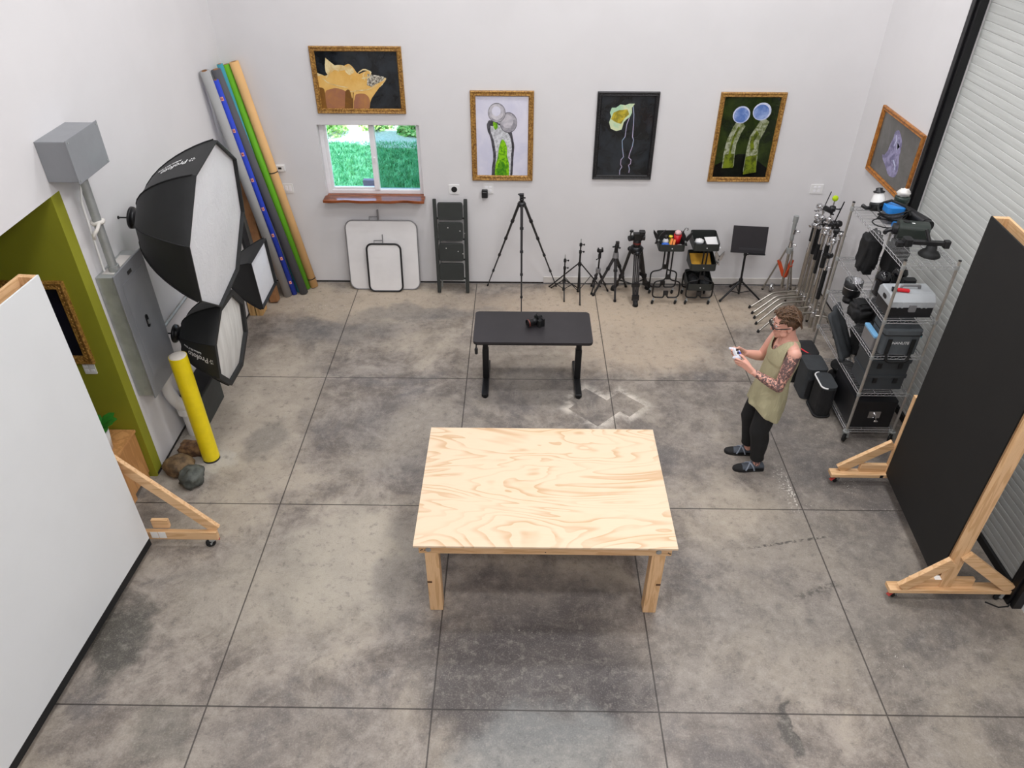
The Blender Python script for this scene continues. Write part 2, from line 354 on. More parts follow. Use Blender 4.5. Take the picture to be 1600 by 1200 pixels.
b = MB(); b.box(XL - 0.3, XR + 0.3, YF - 0.2, YB + 0.3, ZC, ZC + 0.2); tag(b.build('ceiling', m_ceil), kind='structure')
m_base = mat('dusty_skirting', 'd2cdc8', 0.8, var=0.1, vs=8)
m_curb = mat('concrete_curb', '9a948d', 0.9, var=0.3, vs=12, bump=0.3)
b = MB(); b.box(0.31, XR, YB - 0.018, YB - 0.001, 0.03, 0.115); tag(b.build('baseboard_back', m_base), kind='structure')
m_gap = mat('dark_gap', '2a2624', 0.9)
b = MB(); b.box(XL, XR, YB - 0.008, YB - 0.001, 0.012, 0.032); b.box(XL + 0.001, XL + 0.008, NY1 + 0.02, YB, 0.012, 0.030); b.box(XR - 0.008, XR - 0.001, DY1 + 0.15, YB, 0.012, 0.03)
tag(b.build('trim_1', m_gap), kind='structure')

# window
m_vinyl = mat('white_vinyl', 'f0eff2', 0.35, var=0.03)
win = bpy.data.objects.new('window_1', None); COL.objects.link(win); win.location = (-1.8, YB + 0.1, WZ0); ORG[win] = V(win.location); tag(win, kind='structure')
y0, y1 = YB + 0.07, YB + 0.15
b = MB(); t = 0.05
b.box(WX0, WX0 + t, y0, y1, WZ0, WZ1); b.box(WX1 - t, WX1, y0, y1, WZ0, WZ1); b.box(WX0 + t, WX1 - t, y0, y1, WZ0, WZ0 + t); b.box(WX0 + t, WX1 - t, y0, y1, WZ1 - 0.03, WZ1)
b.build('window_frame', m_vinyl, win, bevel=0.006)
xm = -1.775
b = MB(); q = 0.035
b.box(xm - 0.035, xm + 0.03, y0 - 0.012, y1 - 0.03, WZ0 + t, WZ1 - 0.03); b.box(WX0 + t, WX0 + t + q, y0 + 0.01, y1 - 0.03, WZ0 + t, WZ1 - 0.03)
b.box(WX0 + t + q, xm - 0.035, y0 + 0.01, y1 - 0.03, WZ0 + t, WZ0 + t + 0.03)
b.build('window_sash', m_vinyl, win, bevel=0.005)
b = MB(); b.box(xm - 0.008, xm + 0.012, y0 - 0.026, y0 - 0.012, 1.62, 1.68); b.build('sash_latch', m_plate, win)
b = MB(); b.box(WX0 + t + q, xm - 0.035, YB + 0.1, YB + 0.104, WZ0 + t + 0.03, WZ1 - 0.03); b.build('window_pane', m_glass, win)
b = MB(); b.box(xm + 0.03, WX1 - t, YB + 0.12, YB + 0.124, WZ0 + t, WZ1 - 0.03); b.build('window_pane', glass('screened_glass', (0.50, 0.62, 0.60, 1)), win)
m_sill = wood('varnished_slab', '8d4a22', '5f2c12', 'X', 1.2, 0.16, rings=3)
prof = [(WX0 + 0.002, YB + 0.068), (WX0 + 0.002, YB), (WX0 - 0.02, YB - 0.01)]; prof2 = []
for i in range(25):
    x = WX0 - 0.02 + (WX1 - WX0 + 0.04) * i / 24; prof2.append((x, YB - 0.165 - 0.012 * math.sin(i * 0.9) - 0.018 * math.exp(-((i - 12) / 2.2) ** 2)))
b = MB(); b.prism(prof + prof2 + [(WX1 + 0.02, YB - 0.01), (WX1 - 0.002, YB), (WX1 - 0.002, YB + 0.068)], (0, 0, WZ0 - 0.028), (1, 0, 0), (0, 1, 0), (0, 0, 0.034)); b.build('window_sill', m_sill, win, bevel=0.006)
b = MB(); b.box(-1.985, -1.80, YB + 0.225, YB + 0.30, 1.1505, 1.325); tag(b.build('outdoor_box', mat('mauve_grey_box', '7d6f7c', 0.7), base=(-1.885, YB + 0.27, 1.15), bevel=0.006), 'small mauve grey box on the ledge outside the left window pane', 'box')
b = MB(); b.box(WX0 - 0.1, WX1 + 0.1, YB + T, YB + T + 0.12, 1.08, 1.15); tag(b.build('trim_2', m_vinyl), kind='structure')

# outside: lawn in the building's shade, sunlit border and shrubs
random.seed(3)
b = MB(); b.box(-14, 10, YB + T, 30, -0.25, -0.02); g = NG('lawn_soil'); c = g.coord()
tag(b.build('ground_lawn', g.out(g.mix(g.ramp(g.noise(c, 3, 6, 0.7), 0.3, 0.7), lin('3f9a5c'), lin('6cc07c')), 0.9)), kind='structure')
b = MB()
for i in range(42000):
    y = 11.0 + (3.35 - 0.0) * random.random(); x = -6.0 * random.random() - 0.2 - (y - 11) * 0.1; h = 0.02 + 0.05 * random.random(); a = random.random() * PI; dx, dy = math.cos(a) * 0.011, math.sin(a) * 0.011
    lx, ly = random.gauss(0, 0.05), random.gauss(0, 0.05)
    b.add([(x - dx, y - dy, -0.02), (x + dx, y + dy, -0.02), (x + lx, y + ly, h)], [(0, 1, 2)])
g = NG('grass_blades'); c = g.coord()
tag(b.build('lawn_grass', g.out(g.mix(g.ramp(g.noise(c, 7, 6, 0.7), 0.38, 0.62), lin('3c9a5a'), lin('8ed49a')), 0.6)), 'green lawn grass outside the window', 'grass', kind='stuff')
b = MB(); b.prism([(-14, 14.5), (-3.4, 14.35), (-2.6, 14.05), (10, 13.95), (10, 16.5), (-14, 16.5)], (0, 0, -0.02), (1, 0, 0), (0, 1, 0), (0, 0, 0.03)); tag(b.build('gravel_strip', mat('pale_gravel', 'e8e4d8', 0.9, var=0.2, vs=20)), kind='structure')
m_leaf = mat('bright_leaves', '4f9a34', 0.5, var=0.4, vs=9, h2='e3eda0')
def shrub(x, y, r, label, seed):
    random.seed(seed); b = MB()
    for i in range(700):
        a, t_, q = random.random() * 2 * PI, random.random() * PI / 2, r * (0.6 + 0.4 * random.random())
        p = V((x + q * math.cos(a) * math.cos(t_), y + q * math.sin(a) * math.cos(t_), q * math.sin(t_) * 0.9)); d1 = V((random.gauss(0, 1), random.gauss(0, 1), random.gauss(0, 1))).normalized(); d2 = d1.orthogonal().normalized()
        s_ = 0.05 + 0.04 * random.random(); b.add([p - d1 * s_, p + d2 * s_ * 0.45, p + d1 * s_, p - d2 * s_ * 0.45], [(0, 1, 2, 3)])
    tag(b.build('garden_shrub', m_leaf, base=(x, y, 0)), label, 'shrub')
shrub(-3.95, 14.92, 0.5, 'leafy shrub behind the left window pane, at its left edge', 1)
shrub(-2.95, 15.3, 0.38, 'leafy shrub behind the left window pane, near its middle', 2)
shrub(-2.1, 14.95, 0.38, 'yellow green shrub behind the right window pane', 4)

# roll-up door
door = bpy.data.objects.new('door_1', None); COL.objects.link(door); door.location = (XR, 5.4, 0); ORG[door] = V(door.location); tag(door, kind='structure')
m_slat = mat('grey_slat_steel', 'c6c8c5', 0.55, 0.0, var=0.10, vs=4, scale=(1, 0.3, 8))
b = MB(); pitch = 0.068; k = int(DZ / pitch); pr = []
for i in range(k):
    z = 0.03 + i * pitch
    pr += [(0.003, z), (0.0075, z + 0.003), (0.0085, z + pitch * 0.5), (0.0075, z + pitch - 0.006), (0.003, z + pitch - 0.003)]
for i in range(len(pr) - 1):
    (a0, z0), (a1, z1) = pr[i], pr[i + 1]; x0, x1 = XR + 0.03 - a0, XR + 0.03 - a1
    b.add([(x0, DY0 - 0.02, z0), (x0, DY1 + 0.02, z0), (x1, DY1 + 0.02, z1), (x1, DY0 - 0.02, z1)], [(0, 3, 2, 1)])
b.build('slat_curtain', m_slat, door)
b = MB(); b.box(XR - 0.005, XR + 0.05, DY0, DY1, 0.0, 0.07); b.build('bottom_bar', m_rubber, door)
for yy in (DY1 - 0.02, DY0 - 0.12):
    b = MB(); b.box(XR - 0.075, XR - 0.002, yy, yy + 0.14, 0, 4.9); b.box(XR - 0.095, XR - 0.075, yy + 0.04, yy + 0.10, 0, 4.9); b.build('door_guide', m_blackm, door, bevel=0.004)
b = MB(); b.box(XR - 0.45, XR - 0.002, DY0 - 0.1, DY1 + 0.1, 4.6, 5.1); b.build('door_hood', m_blackm, door)

# wall plates
def plate(name, x, z, w_, h_, label, cat, side='back', extra=None, mat_=m_plate):
    t = thing(name, label, cat, (x, YB, z)); b = MB(); b.rbox(x - w_ / 2, x + w_ / 2, YB - 0.009, YB, z - h_ / 2, z + h_ / 2, 0.006, 2, 'Y'); b.build('cover_plate', mat_, t, bevel=0.003); return t
t = plate('thermostat', -2.915, 1.565, 0.115, 0.085, 'small white thermostat with dark display on wall beside tan paper roll', 'thermostat')
b = MB(); b.rbox(-2.965, -2.865, YB - 0.028, YB - 0.009, 1.53, 1.60, 0.012, 3, 'Y'); b.build('housing', m_plate, t, bevel=0.004)
b = MB(); b.box(-2.935, -2.895, YB - 0.030, YB - 0.028, 1.555, 1.58); b.build('display', m_black, t)
t = plate('light_switch', -2.885, 1.307, 0.165, 0.115, 'white three gang light switch plate on wall below thermostat', 'light switch')
for i in range(3):
    b = MB(); b.box(-2.885 + (i - 1) * 0.046 - 0.016, -2.885 + (i - 1) * 0.046 + 0.016, YB - 0.013, YB - 0.009, 1.275, 1.34); b.build('rocker_switch', m_vinyl, t, bevel=0.002)
t = plate('wall_socket', -0.82, 1.31, 0.13, 0.115, 'white wall plate with one round black socket, above the step ladder', 'socket')
b = MB(); b.cyl((-0.82, YB - 0.014, 1.31), (-0.82, YB - 0.009, 1.31), 0.036, n=20); b.build('round_socket', m_black, t)
def duplex(t, x, z, y=YB, n=2):
    for i in range(n):
        for dz in (0.022, -0.022):
            xx = x + (i - (n - 1) / 2) * 0.05; b = MB(); b.rbox(xx - 0.015, xx + 0.015, y - 0.012, y - 0.009, z + dz - 0.014, z + dz + 0.014, 0.006, 2, 'Y')
            b.box(xx - 0.007, xx - 0.004, y - 0.0125, y - 0.0115, z + dz - 0.006, z + dz + 0.006); b.box(xx + 0.004, xx + 0.007, y - 0.0125, y - 0.0115, z + dz - 0.006, z + dz + 0.006); b.build('outlet', m_vinyl, t)
t = plate('wall_socket', -0.40, 1.32, 0.12, 0.12, 'white double socket plate with a black adapter plugged in, under the green sprout picture', 'socket'); duplex(t, -0.40, 1.32)
t = thing('power_adapter', 'small black power adapter plugged into white double socket on back wall', 'adapter', (-0.445, YB, 1.24))
b = MB(); b.rbox(-0.482, -0.408, YB - 0.06, YB - 0.013, 1.22, 1.315, 0.01, 3, 'Y'); b.build('adapter_body', m_black, t, bevel=0.005)
b = MB(); b.box(-0.468, -0.422, YB - 0.0615, YB - 0.06, 1.29, 1.297); b.build('adapter_marking', mat('grey_print', '7a7a7c', 0.6), t)
t = plate('wall_socket', 3.605, 1.345, 0.15, 0.115, 'white double socket plate at right end of back wall, above the chrome stands', 'socket'); duplex(t, 3.605, 1.345)
t = thing('wall_socket', 'white socket plate on olive alcove wall below the gold frame', 'socket', (-3.587, NY1, 1.237))
b = MB(); b.rbox(-3.637, -3.537, NY1 - 0.009, NY1 + 0.002, 1.18, 1.295, 0.006, 2, 'Y'); b.build('cover_plate', m_plate, t, bevel=0.003); duplex(t, -3.587, 1.237, NY1)
# ------------------------------------------------------------------ framed pictures
m_gold = mat('gilded_frame', 'b98d47', 0.45, 0.2, var=0.4, vs=60, bump=0.6, bs=140, h2='7a5220')
m_goldl = mat('amber_frame', 'b5752e', 0.4, 0.15, var=0.3, vs=30, h2='8a5216')
m_frameb = mat('black_frame', '232224', 0.45, 0.1, var=0.3, vs=50, bump=0.5, bs=140)
def art_mat(name, h, h2, vs=14, rough=0.28, rng=(0.4, 0.62)):
    g = NG(name); n = g.noise(g.coord(), vs, 7, 0.68, 0.4); return g.out(g.mix(g.ramp(n, *rng), lin(h), lin(h2)), rough)
def ragged(pl, seed, amp=0.012):
    pl = [(p if p > 0 else -0.25, q if q > 0 else -0.25) for p, q in pl]
    for it in range(3):
        out = []
        for i, p in enumerate(pl):
            q = pl[(i + 1) % len(pl)]; j = noise.noise(V((p[0] * 31 + seed, p[1] * 37, it * 5.0))) * amp / (it + 1); dx, dy = q[0] - p[0], q[1] - p[1]
            out += [(p[0] * 0.86 + q[0] * 0.14 - dy * j * 3, p[1] * 0.86 + q[1] * 0.14 + dx * j * 3), (p[0] * 0.32 + q[0] * 0.68 + j, p[1] * 0.32 + q[1] * 0.68 - j)]
        pl = out
    return pl
def picture(label, o, u, v, n, w_, h_, fw, fmat, mats, shapes, back, organic=()):
    """o lower left outer corner on the wall; u right, v up, n out of the wall; shapes: (material index, polygon in 0..1)"""
    o, u, v, n = V(o), V(u), V(v), V(n); t = thing('framed_picture', label, 'picture', o + u * w_ / 2 + v * h_ / 2); d = 0.032
    b = MB()
    prof = [(0, 0), (0, d * 0.8), (fw * 0.15, d), (fw * 0.55, d * 0.72), (fw * 0.8, d * 0.85), (fw, d * 0.35), (fw, 0.004)]
    cs = [(0, 0, 1, 1), (w_, 0, -1, 1), (w_, h_, -1, -1), (0, h_, 1, -1)]; N = len(prof)
    vs = [o + u * (cx + sx * p) + v * (cy + sy * p) + n * q for cx, cy, sx, sy in cs for p, q in prof]; fs = []
    for i in range(4):
        j = (i + 1) % 4
        for k in range(N - 1): fs.append((i * N + k, j * N + k, j * N + k + 1, i * N + k + 1))
    b.add(vs, fs); 
    if fmat is not m_goldl:                      # carved beads along the moulding
        for i in range(4):
            a, c = V(vs[i * N + 3]), V(vs[((i + 1) % 4) * N + 3]); L = (c - a).length; k = int(L / 0.03)
            for j in range(k): b.ball(a + (c - a) * (j + 0.5) / k, 0.009, 5, 3)
    b.build('picture_frame', fmat, t)
    b = MB(); iw, ih = w_ - 2 * fw, h_ - 2 * fw; oo = o + u * fw + v * fw
    b.add([oo + n * 0.006, oo + u * iw + n * 0.006, oo + u * iw + v * ih + n * 0.006, oo + v * ih + n * 0.006], [(0, 1, 2, 3)])
    for k, (mi, pl) in enumerate(shapes):
        if len(pl) < 22 and mi in organic: pl = ragged(pl, k)
        b.m = mi; b.add([oo + u * (min(max(p, 0), 1) * iw) + v * (min(max(q, 0), 1) * ih) + n * (0.0062 + 0.00025 * (k + 1)) for p, q in pl], [tuple(range(len(pl)))])
    b.build('print', [back] + mats, t)
    return t
def ell(cx, cy, rx, ry, n=22): return [(cx + rx * math.cos(2 * PI * i / n), cy + ry * math.sin(2 * PI * i / n)) for i in range(n)]
def ribbon(pts, w0, w1=None):
    """strip of quads as one outline"""
    w1 = w0 if w1 is None else w1; L, R = [], []
    for i, p in enumerate(pts):
        a, c = pts[max(i - 1, 0)], pts[min(i + 1, len(pts) - 1)]; dx, dy = c[0] - a[0], c[1] - a[1]; l = math.hypot(dx, dy) or 1; k = w0 + (w1 - w0) * i / (len(pts) - 1)
        L.append((p[0] - dy / l * k, p[1] + dx / l * k)); R.append((p[0] + dy / l * k, p[1] - dx / l * k))
    return L + R[::-1]
bx, by_, bz = (1, 0, 0), (0, 0, 1), (0, -1, 0)
a_dark = art_mat('picture_ground_dark', '17191b', '2a2f35', 3, 0.12)
yel = art_mat('petal_amber', 'd8a044', 'ebc478', 3, rng=(0.25, 0.75)); pale = art_mat('petal_pale', 'ecdfb2', 'cda55c', 9, rng=(0.3, 0.75)); mau = art_mat('petal_mauve', 'bb8448', '9a6654', 2.5, rng=(0.3, 0.7)); gry = art_mat('petal_speckled', '4a4238', 'd8d2c2', 60)
brn = art_mat('petal_shadow', '96672a', '6b4620', 3, rng=(0.3, 0.7))
picture('wide gold framed picture of a golden petal cluster on black, above the window', (-2.355, YB, 2.22), bx, by_, bz, 1.02, 0.725, 0.055, m_gold, [yel, pale, mau, gry, brn],
  [(2, [(0.1, .62), (.12, .9), (.15, .86), (.28, .7), (.34, .6), (.2, .52)]), (2, [(0, .73), (.08, .6), (.11, .5), (.0, .45)]), (1, [(0, .6), (.1, .56), (.16, .68), (.30, .70), (.40, .80), (.46, .72), (.5, .60), (.62, .68), (.68, .62), (.66, .4), (.62, .2), (.55, 0), (0, 0)]),
   (2, ell(.28, .72, .09, .05)), (2, [(.33, .68), (.41, .8), (.47, .66), (.4, .58)]), (4, [(.62, .62), (.82, .57), (.84, .53), (.70, .36), (.6, .42)]), (2, ribbon([(.5, .62), (.58, .70), (.67, .66), (.64, .55), (.54, .54)], .012)), (2, ribbon([(.84, .55), (.78, .42), (.66, .33), (.6, .33)], .016, .008)),
   (1, [(.84, .52), (.74, .36), (.6, .1), (.55, 0), (.4, 0), (.46, .3), (.62, .34), (.72, .44)]), (3, [(.04, .3), (.2, .38), (.36, .3), (.34, .1), (.3, 0), (.05, 0)]), (3, [(.42, .25), (.55, .28), (.62, .2), (.55, 0), (.38, 0)]), (5, [(.0, .35), (.05, .4), (.06, .2), (.08, 0), (0, 0)]), (5, [(.31, .3), (.37, .36), (.40, .2), (.37, 0), (.27, 0)]),
   (2, ribbon([(.05, .55), (.12, .45), (.25, .40), (.36, .38)], .006)), (2, ribbon([(.13, .86), (.2, .74), (.27, .66)], .007)), (2, ribbon([(.40, .79), (.43, .66), (.41, .52)], .004)), (2, ribbon([(.60, .66), (.56, .60), (.58, .5)], .004)), (2, ribbon([(.10, .55), (.17, .66), (.28, .72), (.36, .69)], .004)), (2, ribbon([(.38, .3), (.5, .33), (.62, .34), (.74, .44)], .006)), (5, ribbon([(.42, .30), (.40, .15), (.37, 0)], .006))], a_dark, (1, 2, 3, 5))
lil = art_mat('picture_ground_lilac', 'dcdbe9', 'cfcfe2', 2, 0.12)
sph = art_mat('sphere_grey', '8f8d96', 'b9b6bd', 12); sphl = art_mat('sphere_light', 'b3b1ba', 'd0ccd2', 9); drk = art_mat('stem_outline', '35343c', '5a5a60', 20); cel = art_mat('stem_cells', 'd9dbe0', 'a8aab0', 30); gr1 = art_mat('sprout_green', '8fd016', '4b8f10', 26); gr2 = art_mat('sprout_dark_green', '2e7a10', '67a818', 30)
picture('gold framed picture of two grey spheres on a green stem, on pale ground', (-0.592, YB, 1.43), bx, by_, bz, 0.73, 1.052, 0.062, m_gold, [drk, cel, gr1, gr2, sph, sphl, lil],
  [(1, [(.26, .72), (.20, .66), (.21, .58), (.27, .50), (.30, .38), (.32, .30), (.32, .2), (.29, .1), (.27, 0), (.66, 0), (.71, .1), (.72, .25), (.74, .38), (.71, .48), (.68, .58), (.6, .62)]),
   (2, [(.28, .66), (.27, .58), (.33, .48), (.36, .36), (.38, .26), (.37, .12), (.34, 0), (.62, 0), (.67, .12), (.67, .26), (.69, .38), (.66, .5), (.6, .56), (.45, .66)]), (1, [(.27, .70), (.25, .66), (.32, .62), (.36, .7)]), (3, [(.33, .70), (.40, .68), (.42, .62), (.37, .58), (.32, .64)]), (3, [(.49, .48), (.44, .38), (.42, .25), (.36, .15), (.33, 0), (.62, 0), (.64, .15), (.59, .25), (.6, .36), (.55, .45)]),
   (4, [(.40, .14), (.48, .2), (.58, .14), (.6, 0), (.36, 0)]), (1, ell(.62, .68, .168, .128)), (5, ell(.62, .68, .160, .120)), (6, ell(.60, .695, .11, .082)), (1, ell(.40, .80, .168, .121)), (5, ell(.40, .80, .162, .115)), (6, ell(.395, .81, .135, .095)), (7, ell(.39, .82, .085, .06))], lil, (1, 2, 3, 4))
leaf = art_mat('lobe_cream', 'd7dcb4', 'a8cfae', 5); leafy = art_mat('lobe_yellow', 'c9b338', '8a8128', 14); lin_ = art_mat('pale_line', 'b9a6c2', '8fa9c4', 8)
picture('black framed picture of a cream lobe on thin outlined stem, on black', (0.862, YB, 1.457), bx, by_, bz, 0.705, 1.022, 0.05, m_frameb, [leaf, leafy, lin_],
  [(1, [(.58, .86), (.63, .91), (.52, .91), (.45, .89), (.36, .90), (.28, .86), (.2, .86), (.17, .8), (.2, .75), (.17, .68), (.21, .6), (.32, .57), (.42, .59), (.45, .68), (.5, .72), (.56, .75), (.59, .8)]), (2, [(.24, .8), (.34, .83), (.5, .84), (.54, .78), (.46, .73), (.4, .66), (.3, .68), (.2, .72)]),
   (3, ribbon([(.6, .88), (.63, .78), (.64, .65), (.645, .5), (.67, .46), (.66, .38), (.62, .28), (.61, .23), (.66, .2), (.655, .15), (.62, .13), (.645, .08), (.64, .03)], .007)), (3, ribbon([(.55, .74), (.51, .65), (.5, .5), (.45, .45), (.47, .35), (.505, .24), (.46, .2), (.46, .14), (.49, .11), (.455, .06), (.46, .0)], .007))], a_dark)
olv = art_mat('picture_ground_olive', '1c2412', '33401a', 2.2, 0.12); glb = art_mat('bulb_blue', '9aaedb', '5a78b8', 7); gll = art_mat('bulb_rim', 'd8dcf0', 'b5bede', 12); stk = art_mat('stalk_glass', 'a9ad96', '5f6a35', 22); stg = art_mat('stalk_green', '77851f', '3d4712', 14); blk = art_mat('picture_ground_black', '0c0d0c', '171a12', 4, 0.12)
picture('gold framed picture of two blue bulbs on curved stalks, on dark olive', (2.257, YB, 1.435), bx, by_, bz, 0.745, 1.045, 0.055, m_gold, [stk, stg, gll, glb, blk],
  [(5, [(0, 0), (1, 0), (1, .12), (.6, .3), (.4, .3), (0, .15)]), (1, ribbon([(.38, .70), (.31, .6), (.25, .45), (.24, .3), (.26, .13)], .085, .11)), (1, ribbon([(.80, .74), (.74, .62), (.66, .5), (.66, .35), (.68, .08)], .075, .12)), (2, ribbon([(.34, .64), (.27, .5), (.25, .3)], .02)), (2, ribbon([(.25, .3), (.26, .12)], .085, .1)), (2, ribbon([(.70, .58), (.62, .46), (.66, .35)], .035)), (2, ribbon([(.66, .28), (.69, .05)], .10, .12)),
   (3, ell(.34, .79, .155, .105)), (4, ell(.34, .785, .135, .09)), (3, ell(.70, .83, .165, .108)), (4, ell(.69, .825, .14, .09))], olv)
gyp = art_mat('picture_ground_grey', '55534f', '666460', 2, 0.15); crys = art_mat('mineral_lilac', '9d97bd', '5f5a80', 16)
picture('amber framed picture of a lilac crystal on grey, alone on the right wall', (XR, 8.30, 1.785), (0, -1, 0), by_, (-1, 0, 0), 1.02, 0.705, 0.05, m_goldl, [crys, gll],
  [(1, [(.37, .82), (.43, .88), (.5, .85), (.55, .80), (.60, .74), (.62, .65), (.63, .5), (.67, .42), (.70, .3), (.69, .2), (.6, .14), (.5, .12), (.40, .2), (.26, .28), (.22, .34), (.28, .36), (.33, .45), (.34, .6), (.37, .7)]), (2, ribbon([(.5, .7), (.53, .58), (.56, .66)], .012)), (2, ribbon([(.52, .4), (.6, .34), (.62, .28)], .014)), (2, ribbon([(.42, .78), (.46, .7), (.44, .6)], .008))], gyp, (1,))
pcb = art_mat('picture_ground_blue_black', '12121c', '1c1c2b', 4, 0.1)
picture('large gold framed black picture on the olive alcove wall', (-4.36, NY1, 1.29), bx, by_, bz, 0.84, 0.77, 0.075, m_gold, [], [], pcb)

# ------------------------------------------------------------------ alcove cabinet and plant
m_oak = wood('orange_oak', 'cc9660', 'b07c4a', 'Z', 1.0, 0.45, rings=3)
t = thing('wooden_cabinet', 'orange oak cabinet in the olive alcove, behind the white flat', 'cabinet', (-3.9, 4.85, 0))
b = MB(); b.box(-4.35, -3.42, 4.68, NY1 - 0.005, 0.07, 0.545); b.build('cabinet_body', m_oak, t, bevel=0.003)
b = MB(); b.box(-4.36, -3.405, 4.66, NY1 - 0.004, 0.546, 0.572); b.build('cabinet_top', m_oak, t, bevel=0.003)
for x0 in (-4.33, -3.50):
    for yy in (4.70, 4.98): b = MB(); b.box(x0, x0 + 0.07, yy, yy + 0.06, 0, 0.07); b.build('leg', m_oak, t)
t = thing('potted_plant', 'green leafy plant in white pot on the oak cabinet', 'plant', (-3.56, 4.78, 0.572))
b = MB(); b.lathe([(0.0, 0), (0.075, 0), (0.095, 0.2), (0.085, 0.2), (0.08, 0.17), (0, 0.17)], (-3.56, 4.78, 0.572), 20); b.build('pot', m_plate, t)
random.seed(5); b = MB()
for i in range(9):
    a = i * 2.4; d = V((math.cos(a), math.sin(a), 0)); p0 = V((-3.56, 4.78, 0.74)); L = 0.16 + 0.08 * random.random(); pts = [p0 + d * L * q * 0.8 + V((0, 0, 0.26 * q - 0.14 * q * q)) for q in (0, 0.3, 0.6, 0.85, 1)]; wd = [0.01, 0.04, 0.055, 0.04, 0.003]; sd = V((-d.y, d.x, 0)); vs = []
    for p, q in zip(pts, wd): vs += [p - sd * q, p + sd * q]
    b.add(vs, [(2 * k, 2 * k + 1, 2 * k + 3, 2 * k + 2) for k in range(4)], True)
b.build('leaves', mat('houseplant_leaf', '2f7d2a', 0.4, var=0.3, vs=8), t)

# ------------------------------------------------------------------ electrical gear on the left wall
m_gbox = mat('grey_enamel', '8b8d91', 0.45, 0.0, var=0.08, vs=4)
t = thing('junction_box', 'grey steel junction box high on left wall, at top of conduit', 'electrical box', (XL, 5.37, 2.97))
b = MB(); b.box(XL, XL + 0.225, 5.09, 5.53, 2.83, 3.12); b.build('box_body', m_gbox, t, bevel=0.004)
b = MB(); b.box(XL + 0.2255, XL + 0.232, 5.075, 5.545, 2.818, 3.132); b.build('cover', m_gbox, t, bevel=0.003)
for y, z in ((5.10, 3.11), (5.52, 3.11), (5.10, 2.84), (5.52, 2.84)):
    b = MB(); b.cyl((XL + 0.232, y, z), (XL + 0.237, y, z), 0.007, n=8); b.build('screw', m_galv, t)
t = thing('conduit', 'steel conduit pipe strapped to left wall above the electrical panel', 'conduit', (XL + 0.11, 5.33, 2.0))
b = MB(); b.tube([(XL + 0.105, 5.335, 2.83), (XL + 0.105, 5.33, 2.0)], 0.034, 14); b.build('pipe', m_galv, t)
for z in (2.81, 2.03):
    b = MB(); b.cyl((XL + 0.105, 5.335, z - 0.03), (XL + 0.105, 5.335, z + 0.02), 0.044, n=14); b.build('coupling', m_galv, t)
b = MB(); b.tube([(XL + 0.105, 5.335, 2.83), (XL + 0.07, 5.28, 2.6), (XL + 0.06, 5.27, 2.03)], 0.008, 6); b.build('ground_wire', m_plate, t)
b = MB(); b.tube([(XL + 0.105 + 0.039 * math.cos(k * PI / 8), 5.335 + 0.039 * math.sin(k * PI / 8), 2.42 + 0.004 * math.sin(k)) for k in range(17)], 0.016, 8)
b.tube([(XL + 0.13, 5.30, 2.42), (XL + 0.14, 5.24, 2.40), (XL + 0.12, 5.20, 2.37), (XL + 0.10, 5.23, 2.33)], 0.014, 6); b.build('tied_rag', mat('white_rag', 'd8d3cc', 0.9), t)
t = thing('electrical_panel', 'tall grey electrical panel on left wall below the conduit', 'electrical panel', (XL + 0.003, 5.44, 1.4))
b = MB(); b.box(XL + 0.003, XL + 0.146, 5.21, 5.70, 0.83, 2.0); b.build('panel_box', m_galv, t, bevel=0.003)
b = MB(); b.box(XL + 0.1465, XL + 0.16, 5.195, 5.715, 0.815, 2.015); b.build('panel_cover', m_gbox, t, bevel=0.003)
b = MB(); b.box(XL + 0.1605, XL + 0.165, 5.27, 5.64, 1.0, 1.90); d_ = b.build('panel_door', m_gbox, t, bevel=0.003)
b = MB(); b.rbox(XL + 0.165, XL + 0.172, 5.43, 5.47, 1.40, 1.52, 0.018, 4, 'X'); l_ = b.build('latch', m_black, d_)
b = MB(); b.box(XL + 0.1722, XL + 0.178, 5.442, 5.458, 1.43, 1.47); b.build('latch_lever', m_galv, d_)
b = MB(); b.box(XL + 0.1605, XL + 0.163, 5.40, 5.47, 1.925, 1.955); b.build('name_plate', m_black, t)
b = MB(); b.box(XL + 0.03, XL + 0.125, 5.27, 5.60, 2.0005, 2.004); b.build('knockout_plate', m_base, t)
t = thing('waste_pipe', 'white plastic pipe on left wall under the panel, behind the yellow bollard', 'pipe', (XL + 0.1, 5.6, 0.4))
b = MB(); b.tube(arc([(XL + 0.075, 5.55, 0.81), (XL + 0.075, 5.56, 0.55), (XL + 0.12, 5.68, 0.30), (XL + 0.12, 5.69, 0.0)], 0.12, 6), 0.055, 16); b.build('pipe', m_plate, t)
for z in (0.80, 0.34):
    b = MB(); p = (XL + 0.075, 5.55, z) if z > 0.5 else (XL + 0.112, 5.66, z); b.cyl((p[0], p[1], z - 0.06), (p[0], p[1], z + 0.0), 0.068, n=16); b.build('collar', m_plate, t)
b = MB(); b.tube([(XL + 0.03, 5.71, 1.105), (XL + 0.03, 7.3, 1.10)], 0.017, 10); tag(b.build('conduit', m_galv, base=(XL + 0.03, 6.5, 1.1)), 'thin grey horizontal conduit on left wall behind the softboxes', 'conduit')

